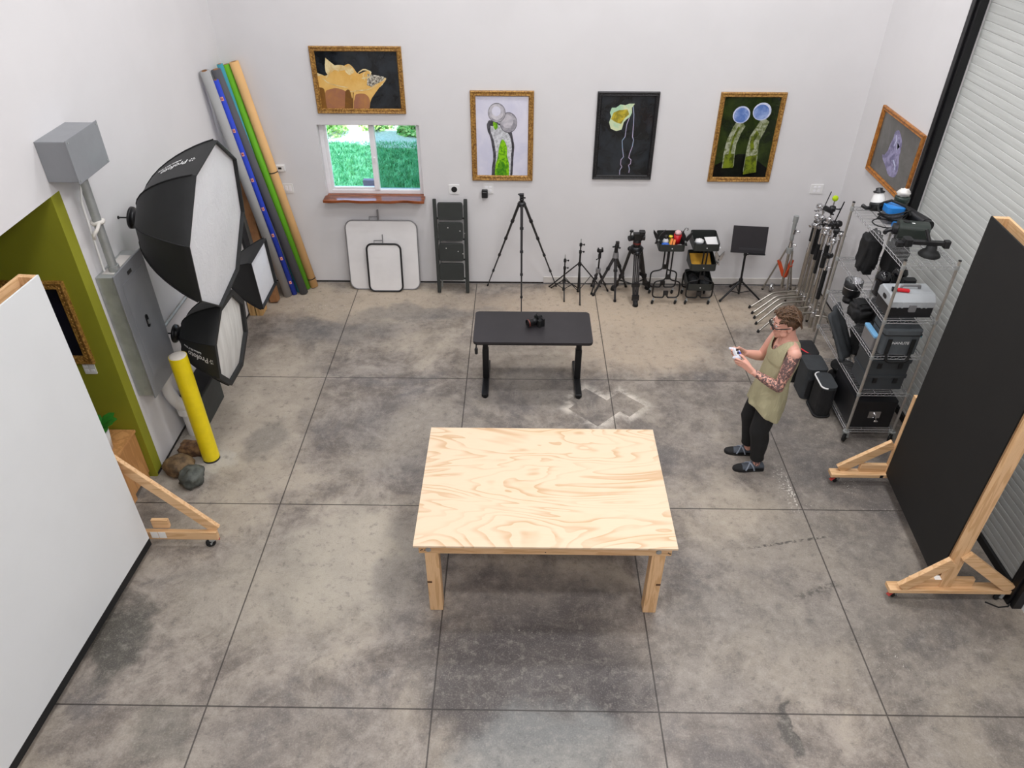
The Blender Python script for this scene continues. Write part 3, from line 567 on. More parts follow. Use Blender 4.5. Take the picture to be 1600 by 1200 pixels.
# ------------------------------------------------------------------ bollard and stones
m_yel = mat('yellow_paint', 'f2d90f', 0.45, var=0.08, vs=9)
t = thing('bollard', 'yellow painted steel bollard with concrete top near left wall', 'bollard', (-2.945, 5.31, 0))
b = MB(); b.cyl((-2.945, 5.31, 0.02), (-2.96, 5.31, 1.19), 0.078, n=28); b.build('post', m_yel, t)
b = MB(); b.cyl((-2.945, 5.31, 0), (-2.945, 5.31, 0.02), 0.0785, n=28); b.build('base_ring', m_gap, t)
b = MB(); b.lathe([(0, 0.012), (0.05, 0.01), (0.074, 0.002), (0.074, 0)], (-2.96, 5.31, 1.19), 24); b.build('concrete_cap', mat('pale_concrete', 'd9d2c9', 0.9, bump=0.4, bs=60), t)
m_rock = mat('brown_stone', '7d6648', 0.75, vs=14, bump=0.7, bs=40, h2='4a3a28'); m_rock2 = mat('tan_slab_stone', '8d6b47', 0.8, vs=16, bump=0.7, bs=40, h2='5a4030'); m_rock3 = mat('grey_stone', '5d605a', 0.7, vs=14, bump=0.7, bs=40, h2='3d403c')
b = MB(); b.lumpy((-3.17, 5.13, 0.075), (0.15, 0.12, 0.09), 0.22, 1.8, 26, 16, 2, flat=-0.073); tag(b.build('stone', m_rock, base=(-3.17, 5.13, 0)), 'large round brown stone on floor left of the yellow bollard', 'stone')
b = MB(); b.lumpy((-3.13, 5.38, 0.06), (0.14, 0.075, 0.075), 0.3, 2.0, 26, 16, 5, 0.8, -0.058); tag(b.build('stone', m_rock2, base=(-3.13, 5.38, 0)), 'flat reddish tan stone behind the round brown one by the bollard', 'stone')
b = MB(); b.lumpy((-3.0, 4.985, 0.07), (0.105, 0.125, 0.085), 0.35, 2.0, 26, 16, 9, 0.85, -0.068); tag(b.build('stone', m_rock3, base=(-3.0, 4.985, 0)), 'angular dark grey stone in front of the yellow bollard', 'stone')

# ------------------------------------------------------------------ softboxes hung on the left wall
m_soft = mat('black_softbox_cloth', '1d1e1f', 0.6, var=0.2, vs=5, bump=0.15, bs=160)
g = NG('diffuser_cloth'); c = g.coord(); g.bump(g.noise(c, 9, 5, 0.6, 1.5), 0.35, 0.02); m_diff = g.out(g.mix(g.noise(c, 3), lin('e4e4e6'), lin('d3d4d8')), 0.7)
g = NG('worn_diffuser_cloth'); c = g.coord((1, 6, 0.8)); g.bump(g.noise(c, 4, 5, 0.6, 0.5), 0.4, 0.02); m_diff2 = g.out(g.mix(g.ramp(g.noise(c, 2.2, 4), 0.3, 0.7), lin('c9c6c0'), lin('e0ded9')), 0.7)
HOOK = {}
def softbox(label, c, az, el, R, ph, N, depth, rb, power, lip, dmat, txt, panel, tscale, along_rim=False, mirror=False):
    c = V(c); n = V((math.cos(az) * math.cos(el), math.sin(az) * math.cos(el), math.sin(el))); u = V((0, 0, 1)).cross(n).normalized(); v = n.cross(u)
    t = thing('softbox', label, 'softbox', c - n * depth)
    def P(k, r, d): a = ph + 2 * PI * k / N; return c + (u * math.cos(a) + v * math.sin(a)) * r - n * d
    prof = [(R, -0.03), (R, 0.0)] + [(rb + (R - rb) * (1 - s ** power[0]) ** power[1], depth * s) for s in (0.12, 0.25, 0.38, 0.5, 0.62, 0.73, 0.83, 0.91, 0.96, 1.0)]
    b = MB(); vs = []; fs = []; M_ = len(prof)
    for k in range(N):                              # each panel flat between its ribs
        o_ = len(vs)
        for r, d in prof: vs += [P(k, r, d), P(k + 1, r, d)]
        for i in range(M_ - 1): fs.append((o_ + 2 * i, o_ + 2 * i + 1, o_ + 2 * i + 3, o_ + 2 * i + 2))
    b.add(vs, fs, True); b.build('shell', m_soft, t)
    b = MB()
    for k in range(N): b.tube([P(k, r + 0.003, d) for r, d in prof[1:]], 0.006, 5)
    b.build('piping', m_cloth, t)
    b = MB()
    for k in range(N):
        a0, a1, i0, i1 = P(k, R + 0.002, -0.03), P(k + 1, R + 0.002, -0.03), P(k, R - lip, -0.03), P(k + 1, R - lip, -0.03); j0, j1 = P(k, R - lip, 0.0), P(k + 1, R - lip, 0.0)
        b.add([a0, a1, i1, i0, j0, j1], [(0, 1, 2, 3), (3, 2, 5, 4)])
    b.build('rim', m_soft, t)
    b = MB(); cc = c + n * 0.005; rings = [cc + n * 0.02]; fs = []; q_ = (0.33, 0.66, 1.0)
    for q in q_:
        for k in range(N): rings.append(P(k, (R - lip * 0.9) * q, 0.004 - 0.026 * (1 - q * q)))
    for k in range(N):
        fs.append((0, 1 + k, 1 + (k + 1) % N))
        for i in range(2): fs.append((1 + i * N + k, 1 + (i + 1) * N + k, 1 + (i + 1) * N + (k + 1) % N, 1 + i * N + (k + 1) % N))
    b.add(rings, fs, True); b.build('diffuser', dmat, t)
    bk = c - n * depth
    b = MB(); b.lathe([(rb * 0.8, -0.04), (rb + 0.004, -0.03), (rb + 0.006, 0.02), (rb * 0.75, 0.03), (rb * 0.72, 0.07), (rb * 0.95, 0.075), (rb * 0.98, 0.095), (rb * 0.6, 0.1), (0, 0.1)], bk, 24, -n); b.build('speed_ring', m_blackm, t)
    # lettering on one panel
    k0 = panel; s0, s1 = (0.10, 0.80)
    def mid(s, off=0.5):
        r = rb + (R - rb) * (1 - s ** power[0]) ** power[1]; return P(k0, r, depth * s) * (1 - off) + P(k0 + 1, r, depth * s) * off
    if along_rim: a, e = mid(0.30, 0.80), mid(0.30, 0.30)
    else: a, e = mid(0.13), mid(0.72)
    nr = ((P(k0 + 1, R, 0) - P(k0, R, 0)).cross(mid(0.5) - mid(0.2))).normalized()
    if nr.dot((a + e) / 2 - (c - n * depth * 0.5)) < 0: nr = -nr
    d_ = (e - a).normalized(); up_ = nr.cross(d_)
    HOOK[label] = bk - n * 0.1
    return t, a, d_, up_, nr, mid
def letter(t, at, d_, up_, nr, mid, txt, sub, size, lift=0.004, curved=True, start=0.16):
    """white lettering laid on the panel, following its curve from the rim to the back"""
    b = MB(); L = MB(); X, Y = (1, 0, 0), (0, 1, 0)
    L.text(txt, (0, 0, 0), X, Y, size, 0.0015); L.text(sub, (size * 0.9, -size * 0.52, 0), X, Y, size * 0.36, 0.0015)
    s = size * 0.36; cx, cy = -size * 0.5, size * 0.33
    for k in range(6):
        a = k * PI / 3; q = V((math.cos(a), math.sin(a), 0)); w_ = V((-q.y, q.x, 0)); c0 = V((cx, cy, 0)); L.add([c0 + q * s * 0.25, c0 + q * s * 0.7 + w_ * s * 0.22, c0 + q * s, c0 + q * s * 0.7 - w_ * s * 0.22], [(0, 1, 2, 3)])
    if curved:
        pts = [mid(0.02 + 0.96 * i / 80) for i in range(81)]; acc = [0.0]
        for i in range(80): acc.append(acc[-1] + (pts[i + 1] - pts[i]).length)
        ts = start * acc[-1]; rim = up_
        def put(p):
            s_ = min(max(ts + p[0], 0.001), acc[-1] - 0.001); i = max(j for j in range(80) if acc[j] <= s_); f_ = (s_ - acc[i]) / (acc[i + 1] - acc[i]); q = pts[i].lerp(pts[i + 1], f_); tg = (pts[min(i + 2, 80)] - pts[max(i - 1, 0)]).normalized(); r_ = (rim - tg * rim.dot(tg)).normalized(); return q + r_ * (p[1] - size * 0.25) + tg.cross(r_) * (p[2] + lift)
    else:
        def put(p): return at + d_ * p[0] + up_ * p[1] + nr * (p[2] + lift)
    b.add([put(p) for p in L.v], L.f); b.build('lettering', m_ink, t)
PW = (1.1, 0.5)
t, a, d_, up_, nr, mid = softbox('large eight sided black softbox with white front, topmost on left wall', (-2.565, 5.82, 2.16), 0.017, -0.123, 0.708, 1.344, 8, 0.60, 0.095, PW, 0.012, m_diff, '', 0, 1)
letter(t, a, d_, up_, nr, mid, 'Profoto', "Softbox RFi 5' Octa", 0.088)
t, a, d_, up_, nr, mid = softbox('smaller eight sided black softbox with thick lip, hung beneath the largest one', (-2.72, 5.855, 1.025), -0.001, -0.087, 0.455, 1.138, 8, 0.41, 0.09, PW, 0.05, m_diff2, '', 2, 1)
letter(t, a, d_, up_, nr, mid, 'Profoto', "Softbox RFi 3' Octa", 0.078, start=0.10)
t, a, d_, up_, nr, mid = softbox('square black softbox with pale front, in front of the paper rolls', (-2.833, 7.286, 0.936), -0.005, 0.025, 0.40, 0.816, 4, 0.36, 0.085, (1.05, 0.62), 0.012, m_diff, '', 2, 1, along_rim=True)
letter(t, a, d_, up_, nr, mid, 'Profoto', "Softbox RFi 2' Square", 0.062, 0.014, False)
for hp, lab in zip(HOOK.values(), ('black wall peg carrying the largest softbox', 'black wall peg carrying the smaller eight sided softbox', 'black wall peg carrying the square softbox')):
    b = MB(); b.cyl((XL, hp.y, hp.z), (XL + 0.006, hp.y, hp.z), 0.014, n=14); b.cyl((XL, hp.y, hp.z), (hp.x - 0.001, hp.y, hp.z), 0.007, n=10); tag(b.build('wall_peg', m_blackm, base=(XL, hp.y, hp.z)), lab, 'peg')

# dark case on the floor against the left wall
t = thing('equipment_case', 'flat charcoal case on floor under the softboxes, behind the bollard', 'case', (-3.22, 6.02, 0))
b = MB(); b.box(XL + 0.02, -3.135, 5.79, 6.28, 0.0, 0.34); b.build('case_body', mat('charcoal_vinyl', '3a3d3c', 0.6, var=0.15, vs=12, bump=0.3), t, bevel=0.008)
b = MB(); b.box(XL + 0.02, -3.135, 5.79, 6.28, 0.341, 0.375); b.build('case_lid', m_cloth, t, bevel=0.008)

# boards and cardboard box in the corner
m_ply = mat('plywood_face', 'd0aa72', 0.6, vs=4, h2='b98d55', scale=(6, 6, 0.6))
for i, (x0, lab) in enumerate(((-3.352, 'light plywood board standing at left wall under square softbox, rear one'), (-3.265, 'light plywood board standing under square softbox, front one'))):
    b = MB(); b.box(x0, x0 + 0.075, 7.93, 8.12, 0, 0.62); tag(b.build('plywood_board', m_ply, base=(x0 + 0.03, 8.0, 0), bevel=0.003), lab, 'board', 'plywood boards under the square softbox')
m_card = mat('brown_cardboard', '9c6f48', 0.75, vs=5, h2='835a38')
t = thing('cardboard_box', 'long brown cardboard box leaning in corner left of the grey roll', 'box', (-3.1, 8.27, 0))
b = MB(); b.bar((-3.13, 8.285, 0.012), (-3.312, 8.50, 1.6), 0.10, 0.11, (0, 1, 0)); b.build('box_body', m_card, t, bevel=0.004)
for f in (0.70, 0.88):
    p = V((-3.13, 8.285, 0.012)).lerp(V((-3.312, 8.50, 1.6)), f); b = MB(); b.bar(p + V((0.006, -0.057 - 0.0, -0.07)), p + V((-0.011, -0.037, 0.08)), 0.06, 0.003, (0, 1, 0)); b.build('shipping_label', m_plate, t)
    b = MB()
    for q in range(4): b.bar(p + V((-0.022 + q * 0.012, -0.0555, -0.04)), p + V((-0.026 + q * 0.012, -0.0503, 0.0)), 0.005, 0.001, (0, 1, 0))
    b.build('label_print', m_black, t)
t = thing('black_panel', 'narrow black panel leaning on left wall between softbox and cardboard box', 'panel', (-3.2, 8.0, 0))
b = MB(); b.bar((-3.20, 7.98, 0.62), (-3.30, 8.10, 1.75), 0.03, 0.16, (0, 1, 0)); b.build('panel_board', m_black, t, bevel=0.003)

# ------------------------------------------------------------------ rolls of backdrop paper
def roll(name_label, base, top, r, h, core=True, tags=False, clip=None):
    base, top = V(base), V(top); d = (top - base).normalized(); t = thing('paper_roll', name_label, 'paper roll', base, 'backdrop paper rolls leaning in the corner'); low = base + V((0, 0, r * math.sqrt(max(0, 1 - d.z ** 2)) + 0.002))
    g_ = mat('paper_' + h, h, 0.75, var=0.05, vs=3); L = (top - low).length
    b = MB(); b.lathe([(r * 0.55, 0), (r, 0), (r, L), (r * 0.55, L)], low, 22, d); b.build('paper', g_, t)
    b = MB(); b.lathe([(r * 0.42, L - 0.3), (r * 0.42, L + 0.004), (r * 0.54, L + 0.004), (r * 0.54, L - 0.02)], low, 18, d); b.build('core_tube', m_card, t)
    return t, low, d, L
roll('light grey paper roll, leftmost of the corner rolls', (-3.005, 8.435, 0), (-3.30, 8.13, 2.84), 0.052, 'a3a3a3')
roll('dark grey paper roll between teal and blue rolls', (-2.812, 8.50, 0), (-3.30, 8.44, 2.78), 0.052, '55555a')
roll('teal paper roll behind the dark grey one', (-2.885, 8.545, 0), (-3.30, 8.585, 2.80), 0.033, '3d93a6')
t, low, d, L = roll('bright green paper roll beside the tan one', (-2.80, 8.615, 0), (-3.29, 8.74, 2.76), 0.046, '69b31e')
t, low, d, L = roll('tan orange paper roll, rightmost of the corner rolls', (-2.72, 8.675, 0), (-3.195, 8.735, 2.79), 0.053, 'e2b377')
for f in (0.04, 0.55):
    b = MB(); q = low + d * L * f; b.cyl(q, q + d * 0.012, 0.0545, n=20); b.build('rubber_band', m_rubber, t)
t, low, d, L = roll('blue paper roll with pink price tags, beside the grey one', (-2.93, 8.475, 0), (-3.268, 8.285, 2.71), 0.034, '2743c4')
pt = mat('pink_tag', 'e9a79c', 0.7); wt = mat('tag_print', 'c0392f', 0.7); out_ = V((0.35, -0.93, 0)); out_ = (out_ - d * out_.dot(d)).normalized(); sd = d.cross(out_)
for f in (0.07, 0.2, 0.32, 0.45, 0.585, 0.70, 0.80, 0.93):
    p = low + d * L * f; cyc = [(math.sin(x) * 0.0348, math.cos(x) * 0.0348) for x in (-0.45, -0.15, 0.15, 0.45)]
    b = MB(); vs = [p + sd * q + out_ * e + d * z for z in (-0.022, 0.022) for q, e in cyc]; b.add(vs, [(i, i + 1, i + 5, i + 4) for i in range(3)], True); tg = b.build('price_tag', pt, t)
    b = MB(); b.add([p + sd * q + out_ * 0.0355 + d * z for q, z in ((-0.008, -0.006), (0.008, -0.006), (0.008, 0.006), (-0.008, 0.006))], [(0, 1, 2, 3)]); b.build('tag_print', wt, tg)

# ------------------------------------------------------------------ rolling flats
def caster(t, p, yaw=0.0, r=0.04, lever=True, name='caster'):
    p = V(p); d = V((math.cos(yaw), math.sin(yaw), 0)); n = V((-d.y, d.x, 0)); c = V((p.x, p.y, 0)) - d * 0.02 + V((0, 0, r))
    b = MB(); b.lathe([(0, -0.014), (r * 0.6, -0.014), (r, -0.011), (r, 0.011), (r * 0.6, 0.014), (0, 0.014)], c, 18, n); o = b.build(name, m_rubber, t)
    b = MB(); zt = p.z
    for s in (-1, 1): b.bar(c + n * 0.019 * s, (p.x + n.x * 0.019 * s, p.y + n.y * 0.019 * s, zt - 0.004), 0.004, 0.03, n)
    b.cyl((p.x, p.y, zt - 0.014), (p.x, p.y, zt), 0.03, n=12); b.cyl(c - n * 0.022, c + n * 0.022, 0.007, n=8); b.build('fork', m_galv, o)
    if lever: b = MB(); b.bar(c + d * 0.03 + V((0, 0, 0.03)), c + d * 0.075 + V((0, 0, 0.012)), 0.03, 0.008); b.build('brake_lever', m_red, o)
    return o
def flat(label, A, axis, n, L, z0, z1, sheet, depth):
    """A far bottom corner of the face; axis runs to the near end; n faces into the room"""
    A, axis, n = V(A), V(axis).normalized(), V(n).normalized(); t = thing('rolling_flat', label, 'rolling wall', A + axis * L / 2)
    B = A + axis * L; k = -n; s = 0.012; w_ = 0.038
    b = MB(); p = A.copy(); b.prism([(0, z0), (L, z0), (L, z1), (0, z1)], (A.x, A.y, 0), axis, (0, 0, 1), k * s); b.build('face_sheet', sheet, t)
    def beam(x0, x1, a, c, m, nm): # along axis from x0..x1, heights a..c
        bb = MB(); o = V((A.x, A.y, 0)) + axis * x0 + k * (s + 0.0005); bb.prism([(0, a), (x1 - x0, a), (x1 - x0, c), (0, c)], o, axis, (0, 0, 1), k * depth); return bb.build(nm, m, t, bevel=0.002)
    ml = m_lumber_y
    beam(0, w_, z0, z1, m_lumber_z, 'stud'); beam(L - w_, L, z0, z1, m_lumber_z, 'stud')
    nst = int(round(L / 0.61))
    for i in range(1, nst): beam(L * i / nst - w_ / 2, L * i / nst + w_ / 2, z0 + w_, z1 - w_ - 0.28, m_lumber_z, 'stud')
    beam(w_, L - w_, z0, z0 + w_, ml, 'bottom_plate'); beam(w_, L - w_, z1 - w_ - 0.28, z1 - 0.28, ml, 'top_plate')
    o = V((A.x, A.y, 0)) + k * (s + depth); bb = MB(); bb.prism([(0, z1 - 0.30), (L, z1 - 0.30), (L, z1), (0, z1)], o, axis, (0, 0, 1), k * 0.02); bb.build('back_rail', ml, t)
    return t
m_wf = mat('white_laminate', 'dfe1e2', 0.5, var=0.02, vs=2); m_bf = mat('flat_black_paint', '131211', 0.75, var=0.25, vs=3)
t = flat('tall white rolling flat with wooden back frame, left foreground', (-3.056, 4.186, 0), (-0.116, -1.905, 0), (1, -0.061, 0), 2.44, 0.13, 2.58, m_wf, 0.10)
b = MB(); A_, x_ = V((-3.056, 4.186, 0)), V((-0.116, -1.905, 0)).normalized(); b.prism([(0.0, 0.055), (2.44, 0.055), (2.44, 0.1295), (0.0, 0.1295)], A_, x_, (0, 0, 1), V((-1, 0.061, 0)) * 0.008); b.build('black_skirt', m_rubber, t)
b = MB(); b.bar((-3.45, 4.235, 0.125), (-2.50, 4.235, 0.125), 0.038, 0.089); b.build('foot', m_lumber_x, t, bevel=0.004)
b = MB(); b.bar((-2.515, 4.265, 0.165), (-3.28, 4.265, 1.09), 0.038, 0.089, (1, 0, 0.8)); b.build('brace', m_lumber_x, t, bevel=0.004)
b = MB(); b.box(-3.04, -2.90, 4.256, 4.29, 0.172, 0.262); b.build('cleat', m_lumber_x, t, bevel=0.004)
for x in (-3.05, -2.985):
    b = MB(); b.box(x, x + 0.06, 4.2135, 4.2155, 0.10, 0.17); b.build('paint_smear', m_paint_splash, t)
caster(t, (-2.56, 4.235, 0.08), 0.5); caster(t, (-3.40, 4.235, 0.08), 0.3)
b = MB(); b.bar((-3.45, 1.75 - 0.05, 0.125), (-2.60, 1.75 - 0.05, 0.125), 0.038, 0.089); b.build('foot', m_lumber_x, t, bevel=0.004)
caster(t, (-2.70, 1.70, 0.08), 0.5); caster(t, (-3.40, 1.70, 0.08), 0.3)
t = flat('tall black rolling flat on wooden base, at right in front of shutter', (3.358, 5.052, 0), (-0.088, -1.182, 0), (-1, 0.074, 0), 1.22, 0.13, 2.645, m_bf, 0.095)
for y, xa, xb, nm in ((5.075, 2.86, 3.82, 0), (3.785, 2.885, 3.855, 1)):
    b = MB(); b.bar((xa, y, 0.115), (xb, y, 0.115), 0.089, 0.038); b.build('foot', m_lumber_x, t, bevel=0.004)
    xs = 3.37 if nm == 0 else 3.285; yy = y - 0.024 if nm else y + 0.024
    b = MB(); b.bar((xa + 0.08, yy, 0.15), (xs - 0.02, yy, 0.455), 0.038, 0.089, (1, 0, 0)); b.build('brace', m_lumber_x, t, bevel=0.004)
    b = MB(); b.bar((xb - 0.05, yy - 0.004, 0.15), (xs + 0.06, yy - 0.004, 0.52), 0.038, 0.089, (1, 0, 0)); b.build('brace', m_lumber_x, t, bevel=0.004)
    b = MB(); b.box(xs - 0.25, xs + 0.25, y + 0.0, y + 0.036, 0.135, 0.215); b.build('cleat', m_lumber_x, t, bevel=0.004)
    b = MB(); b.box(xs - 0.012, xs + 0.08, y - 0.012, y + 0.03, 0.135, 2.4 if nm else 1.0); b.build('post', m_lumber_z, t, bevel=0.004)
    caster(t, (xa + 0.06, y, 0.096), 3.6, 0.038); caster(t, (xb - 0.07, y, 0.096), 0.4, 0.038)
for x in (3.22, 3.32):
    b = MB(); b.box(x, x + 0.05, 3.78, 3.82, 0.2152, 0.217); b.build('paint_smear', m_paint_splash, t)
b = MB(); b.box(3.30, 3.33, 5.027, 5.029, 0.1, 0.13); b.build('paint_smear', m_black, t)
b = MB(); b.tube([(3.66, 3.74, 0.006), (3.74, 3.69, 0.006), (3.82, 3.70, 0.006), (3.845, 3.73, 0.02), (3.83, 3.74, 0.15)], 0.006, 6); tag(b.build('cable', m_rubber, base=(3.75, 3.7, 0)), 'thin black cable on floor at foot of near shutter guide', 'cable')
# ------------------------------------------------------------------ plywood work table
def ply_material():
    g = NG('pine_plywood'); t = g.n('TexCoord'); c = t.outputs['Object']
    mp = g.n('Mapping'); mp.inputs['Scale'].default_value = (0.55, 1.9, 1.0); mp.inputs['Location'].default_value = (0.3, 0.1, 0); g.set(mp.inputs[0], c)
    n = g.noise(mp.outputs[0], 1.25, 3, 0.45, 0.7); n2 = g.noise(g.coord((3, 60, 3)), 3.0, 4); n3 = g.noise(mp.outputs[0], 3.2, 3, 0.5, 0.4)
    f = g.math('FRACT', g.math('MULTIPLY', n, 17.0)); ln = g.math('MULTIPLY', g.ramp(f, 0.5, 0.93), g.ramp(f, 1.0, 0.95))
    soft = g.ramp(n3, 0.52, 0.70, 0, 0.5); am = g.math('MULTIPLY', ln, g.math('ADD', 0.17, g.math('MULTIPLY', g.ramp(n3, 0.35, 0.6), 0.5)))
    col = g.mix(g.ramp(n2, 0.4, 0.65, 0, 0.2), lin('e4cbae'), lin('dec2a2')); col = g.mix(soft, col, lin('ddbe98')); col = g.mix(am, col, lin('c2996c'))
    return g.out(col, 0.5)
t = thing('work_table', 'large pale plywood table on chunky timber legs, centre of the floor', 'table', (0.2, 4.24, 0))
x0, x1, ya, yb, zt = -0.747, 1.141, 3.583, 4.90, 0.758
b = MB(); b.box(x0, x1, ya, yb, zt - 0.018, zt); b.build('tabletop', ply_material(), t, bevel=0.002)
ap = 0.089; za, zb = zt - 0.0185 - ap, zt - 0.0185
for y in (ya + 0.02, yb - 0.058):
    b = MB(); b.box(x0 + 0.035, x1 - 0.035, y, y + 0.038, za + 0.008, zb); b.build('apron', m_lumber_x, t, bevel=0.002)
for x in (x0 + 0.035, x1 - 0.035 - 0.038):
    b = MB(); b.box(x, x + 0.038, ya + 0.0585, yb - 0.0585, za + 0.008, zb); b.build('apron', m_lumber_y, t, bevel=0.002)
for x in (x0 + 0.05, x1 - 0.05 - 0.038):
    b = MB(); b.box(x, x + 0.038, ya + 0.06, yb - 0.06, za - 0.035, za + 0.007); b.build('side_rail', m_lumber_y, t, bevel=0.002)
m_knot = mat('dark_knot', '5b3a1d', 0.6)
for lx0, s in ((-0.672, 1), (0.968, -1)):
    for y in (3.605, 4.80):
        b = MB(); b.box(lx0, lx0 + 0.10, y, y + 0.089, 0, zb if False else za + 0.0075); l_ = b.build('leg', m_lumber_z, t, bevel=0.004)
        if y < 4: b = MB(); kx = lx0 + (0.0 if s > 0 else 0.065); b.box(kx, kx + 0.035, y - 0.001, y + 0.002, 0.325, 0.345); b.build('knot', m_knot, l_)
for x in (x0 + 0.105, x1 - 0.13):
    b = MB(); b.cyl((x, ya + 0.012, 0.70), (x, ya + 0.02, 0.70), 0.014, n=6); b.cyl((x, ya + 0.014, 0.70), (x, ya + 0.02, 0.70), 0.02, n=14); b.build('bolt', m_galv, t)
for x in (x0 + 0.05, x0 + 0.06, x0 + 0.08, 0.2, x1 - 0.05, x1 - 0.06, x1 - 0.045):
    b = MB(); b.cyl((x, ya + 0.0185, 0.69 + 0.01 * math.sin(x * 90)), (x, ya + 0.02, 0.69 + 0.01 * math.sin(x * 90)), 0.005, n=8); b.build('screw', m_black, t)

# ------------------------------------------------------------------ black standing desk and the camera on it
m_desk = mat('black_laminate', '2b282b', 0.42, var=0.12, vs=5)
t = thing('standing_desk', 'black standing desk with rounded corners behind the plywood table', 'desk', (0.135, 6.6, 0))
b = MB(); b.rbox(-0.472, 0.742, 6.295, 6.90, 0.687, 0.712, 0.045, 6); b.build('desktop', m_desk, t, bevel=0.004)
b = MB(); b.rbox(-0.468, 0.738, 6.299, 6.896, 0.677, 0.6865, 0.043, 6); b.build('edge_trim', m_rubber, t)
for x in (-0.362, 0.63):
    b = MB(); b.box(x - 0.036, x + 0.036, 6.30, 6.95, 0.012, 0.05); b.build('foot', m_blackm, t, bevel=0.01)
    for y in (6.32, 6.93): b = MB(); b.cyl((x, y, 0), (x, y, 0.012), 0.025, n=12); b.build('foot_pad', m_rubber, t)
    b = MB(); b.box(x - 0.034, x + 0.034, 6.595, 6.655, 0.05, 0.42); b.box(x - 0.028, x + 0.028, 6.60, 6.65, 0.42, 0.64); b.build('leg', m_blackm, t, bevel=0.004)
    b = MB(); b.box(x - 0.03, x + 0.03, 6.36, 6.86, 0.64, 0.6765); b.build('bracket', m_blackm, t, bevel=0.004)
b = MB(); b.box(-0.33, 0.60, 6.60, 6.65, 0.645, 0.675); b.build('crossbar', m_blackm, t)
b = MB(); b.tube(arc([(-0.33, 6.63, 0.655), (-0.44, 6.5, 0.655), (-0.44, 6.33, 0.655), (-0.44, 6.31, 0.62)], 0.03), 0.007, 8); b.lathe([(0, 0), (0.016, 0.004), (0.018, 0.06), (0.012, 0.075), (0, 0.077)], (-0.44, 6.31, 0.56), 14); b.build('crank_handle', m_black, t)
t = thing('camera', 'black camera with red ringed long lens lying on the black desk', 'camera', (0.17, 6.64, 0.712))
cz = 0.712; M = frame((0.19, 6.655, cz + 0.05), (0.90, -0.44, 0), (0, 0, 1))   # x along the body width, -y out of the lens
fx_ = V((-0.86, -0.50, 0.0)).normalized(); M = frame((0.205, 6.66, cz + 0.048), (-fx_.y, fx_.x, 0), (0, 0, 1))
def cm(): q = MB(); q.M = M; return q
b = cm(); b.rbox(-0.07, 0.07, -0.028, 0.028, -0.047, 0.035, 0.012, 3); bd = b.build('camera_body', m_black, t, bevel=0.006)
b = cm(); b.prism([(-0.03, 0.035), (0.03, 0.035), (0.018, 0.062), (-0.018, 0.062)], (0, -0.03, 0), (1, 0, 0), (0, 0, 1), (0, 0.05, 0)); b.build('viewfinder_hump', m_black, t, bevel=0.004)
gs = 1 if M.to_3x3() @ V((0, 1, 0)) @ fx_ > 0 else -1
b = cm(); b.rbox(-0.078 if gs > 0 else 0.035, -0.035 if gs > 0 else 0.078, 0.02 * gs if gs > 0 else -0.05, 0.05 if gs > 0 else -0.02, -0.046, 0.03, 0.01, 3); b.build('grip', m_rubber, t, bevel=0.006)
for i, x in enumerate((-0.05, 0.045, 0.06)):
    b = cm(); b.cyl((x, 0, 0.035), (x, 0, 0.046), 0.011 if i else 0.014, n=14); b.build('dial', m_blackm, t)
b = cm(); b.lathe([(0.0, 0.028), (0.034, 0.028), (0.034, 0.045), (0.037, 0.05), (0.037, 0.075), (0.035, 0.08), (0.038, 0.085), (0.038, 0.12), (0.041, 0.128), (0.041, 0.146), (0.036, 0.146), (0.030, 0.135), (0.0, 0.13)], (0, 0, -0.002), 24, (0, gs, 0)); ln = b.build('lens', m_blackm, t)
b = cm(); b.lathe([(0.0412, 0.132), (0.0418, 0.134), (0.0418, 0.138), (0.0412, 0.14)], (0, 0, -0.002), 24, (0, gs, 0)); b.build('red_ring', mat('copper_red', '8e3a2c', 0.4), ln)
b = cm(); b.lathe([(0.0, 0.140), (0.02, 0.139), (0.033, 0.1362)], (0, 0, -0.002), 24, (0, gs, 0)); b.build('front_element', mat('coated_glass', '1d1414', 0.05, 0.0), ln)

# ------------------------------------------------------------------ things along the back wall
m_scrim = mat('white_scrim', 'e3e0df', 0.6, var=0.06, vs=3, bump=0.1, bs=12); m_gtube = mat('grey_tube', '8c8b8d', 0.4, 0.4)
def scrim(label, xa, xb, y0, y1, h, r, tube, fr, fab, hx, hh, hmat):
    t = thing('reflector', label, 'reflector', ((xa + xb) / 2, y0, 0)); pl = rrect(xa, xb, tube, h, r, 5); yy = lambda z: y0 + (y1 - y0) * z / h
    b = MB(); b.tube([(x, yy(z), z) for x, z in pl], tube, 8, closed=True); b.build('frame', fr, t)
    b = MB(); c = ((xa + xb) / 2, yy(h / 2), h / 2); ring = [(x, yy(z), z) for x, z in rrect(xa + 0.004, xb - 0.004, tube + 0.004, h - 0.004, r, 5)]; n = len(ring)
    b.add([c] + ring, [(0, 1 + i, 1 + (i + 1) % n) for i in range(n)]); b.build('fabric', fab, t)
    z0 = h; b = MB(); b.tube([(hx, yy(z0), z0), (hx + 0.004, yy(z0) + 0.004, z0 + hh)], 0.012 if hh > 0.13 else 0.006, 8); b.tube([(hx, yy(z0 + 0.02), z0 + 0.05), (hx - 0.11, yy(z0 + 0.02), z0 + 0.045), (hx - 0.11, yy(z0), z0)], 0.006, 6); b.build('handle', hmat, t)
    return t
scrim('large white reflector panel leaning on back wall below the window', -2.215, -1.308, 8.615, 8.745, 0.915, 0.10, 0.008, m_gtube, m_scrim, -1.79, 0.14, m_gtube)
scrim('small white reflector with black frame leaning on the large white one', -1.958, -1.526, 8.552, 8.655, 0.635, 0.07, 0.012, m_black, m_scrim, -1.745, 0.13, m_gtube)

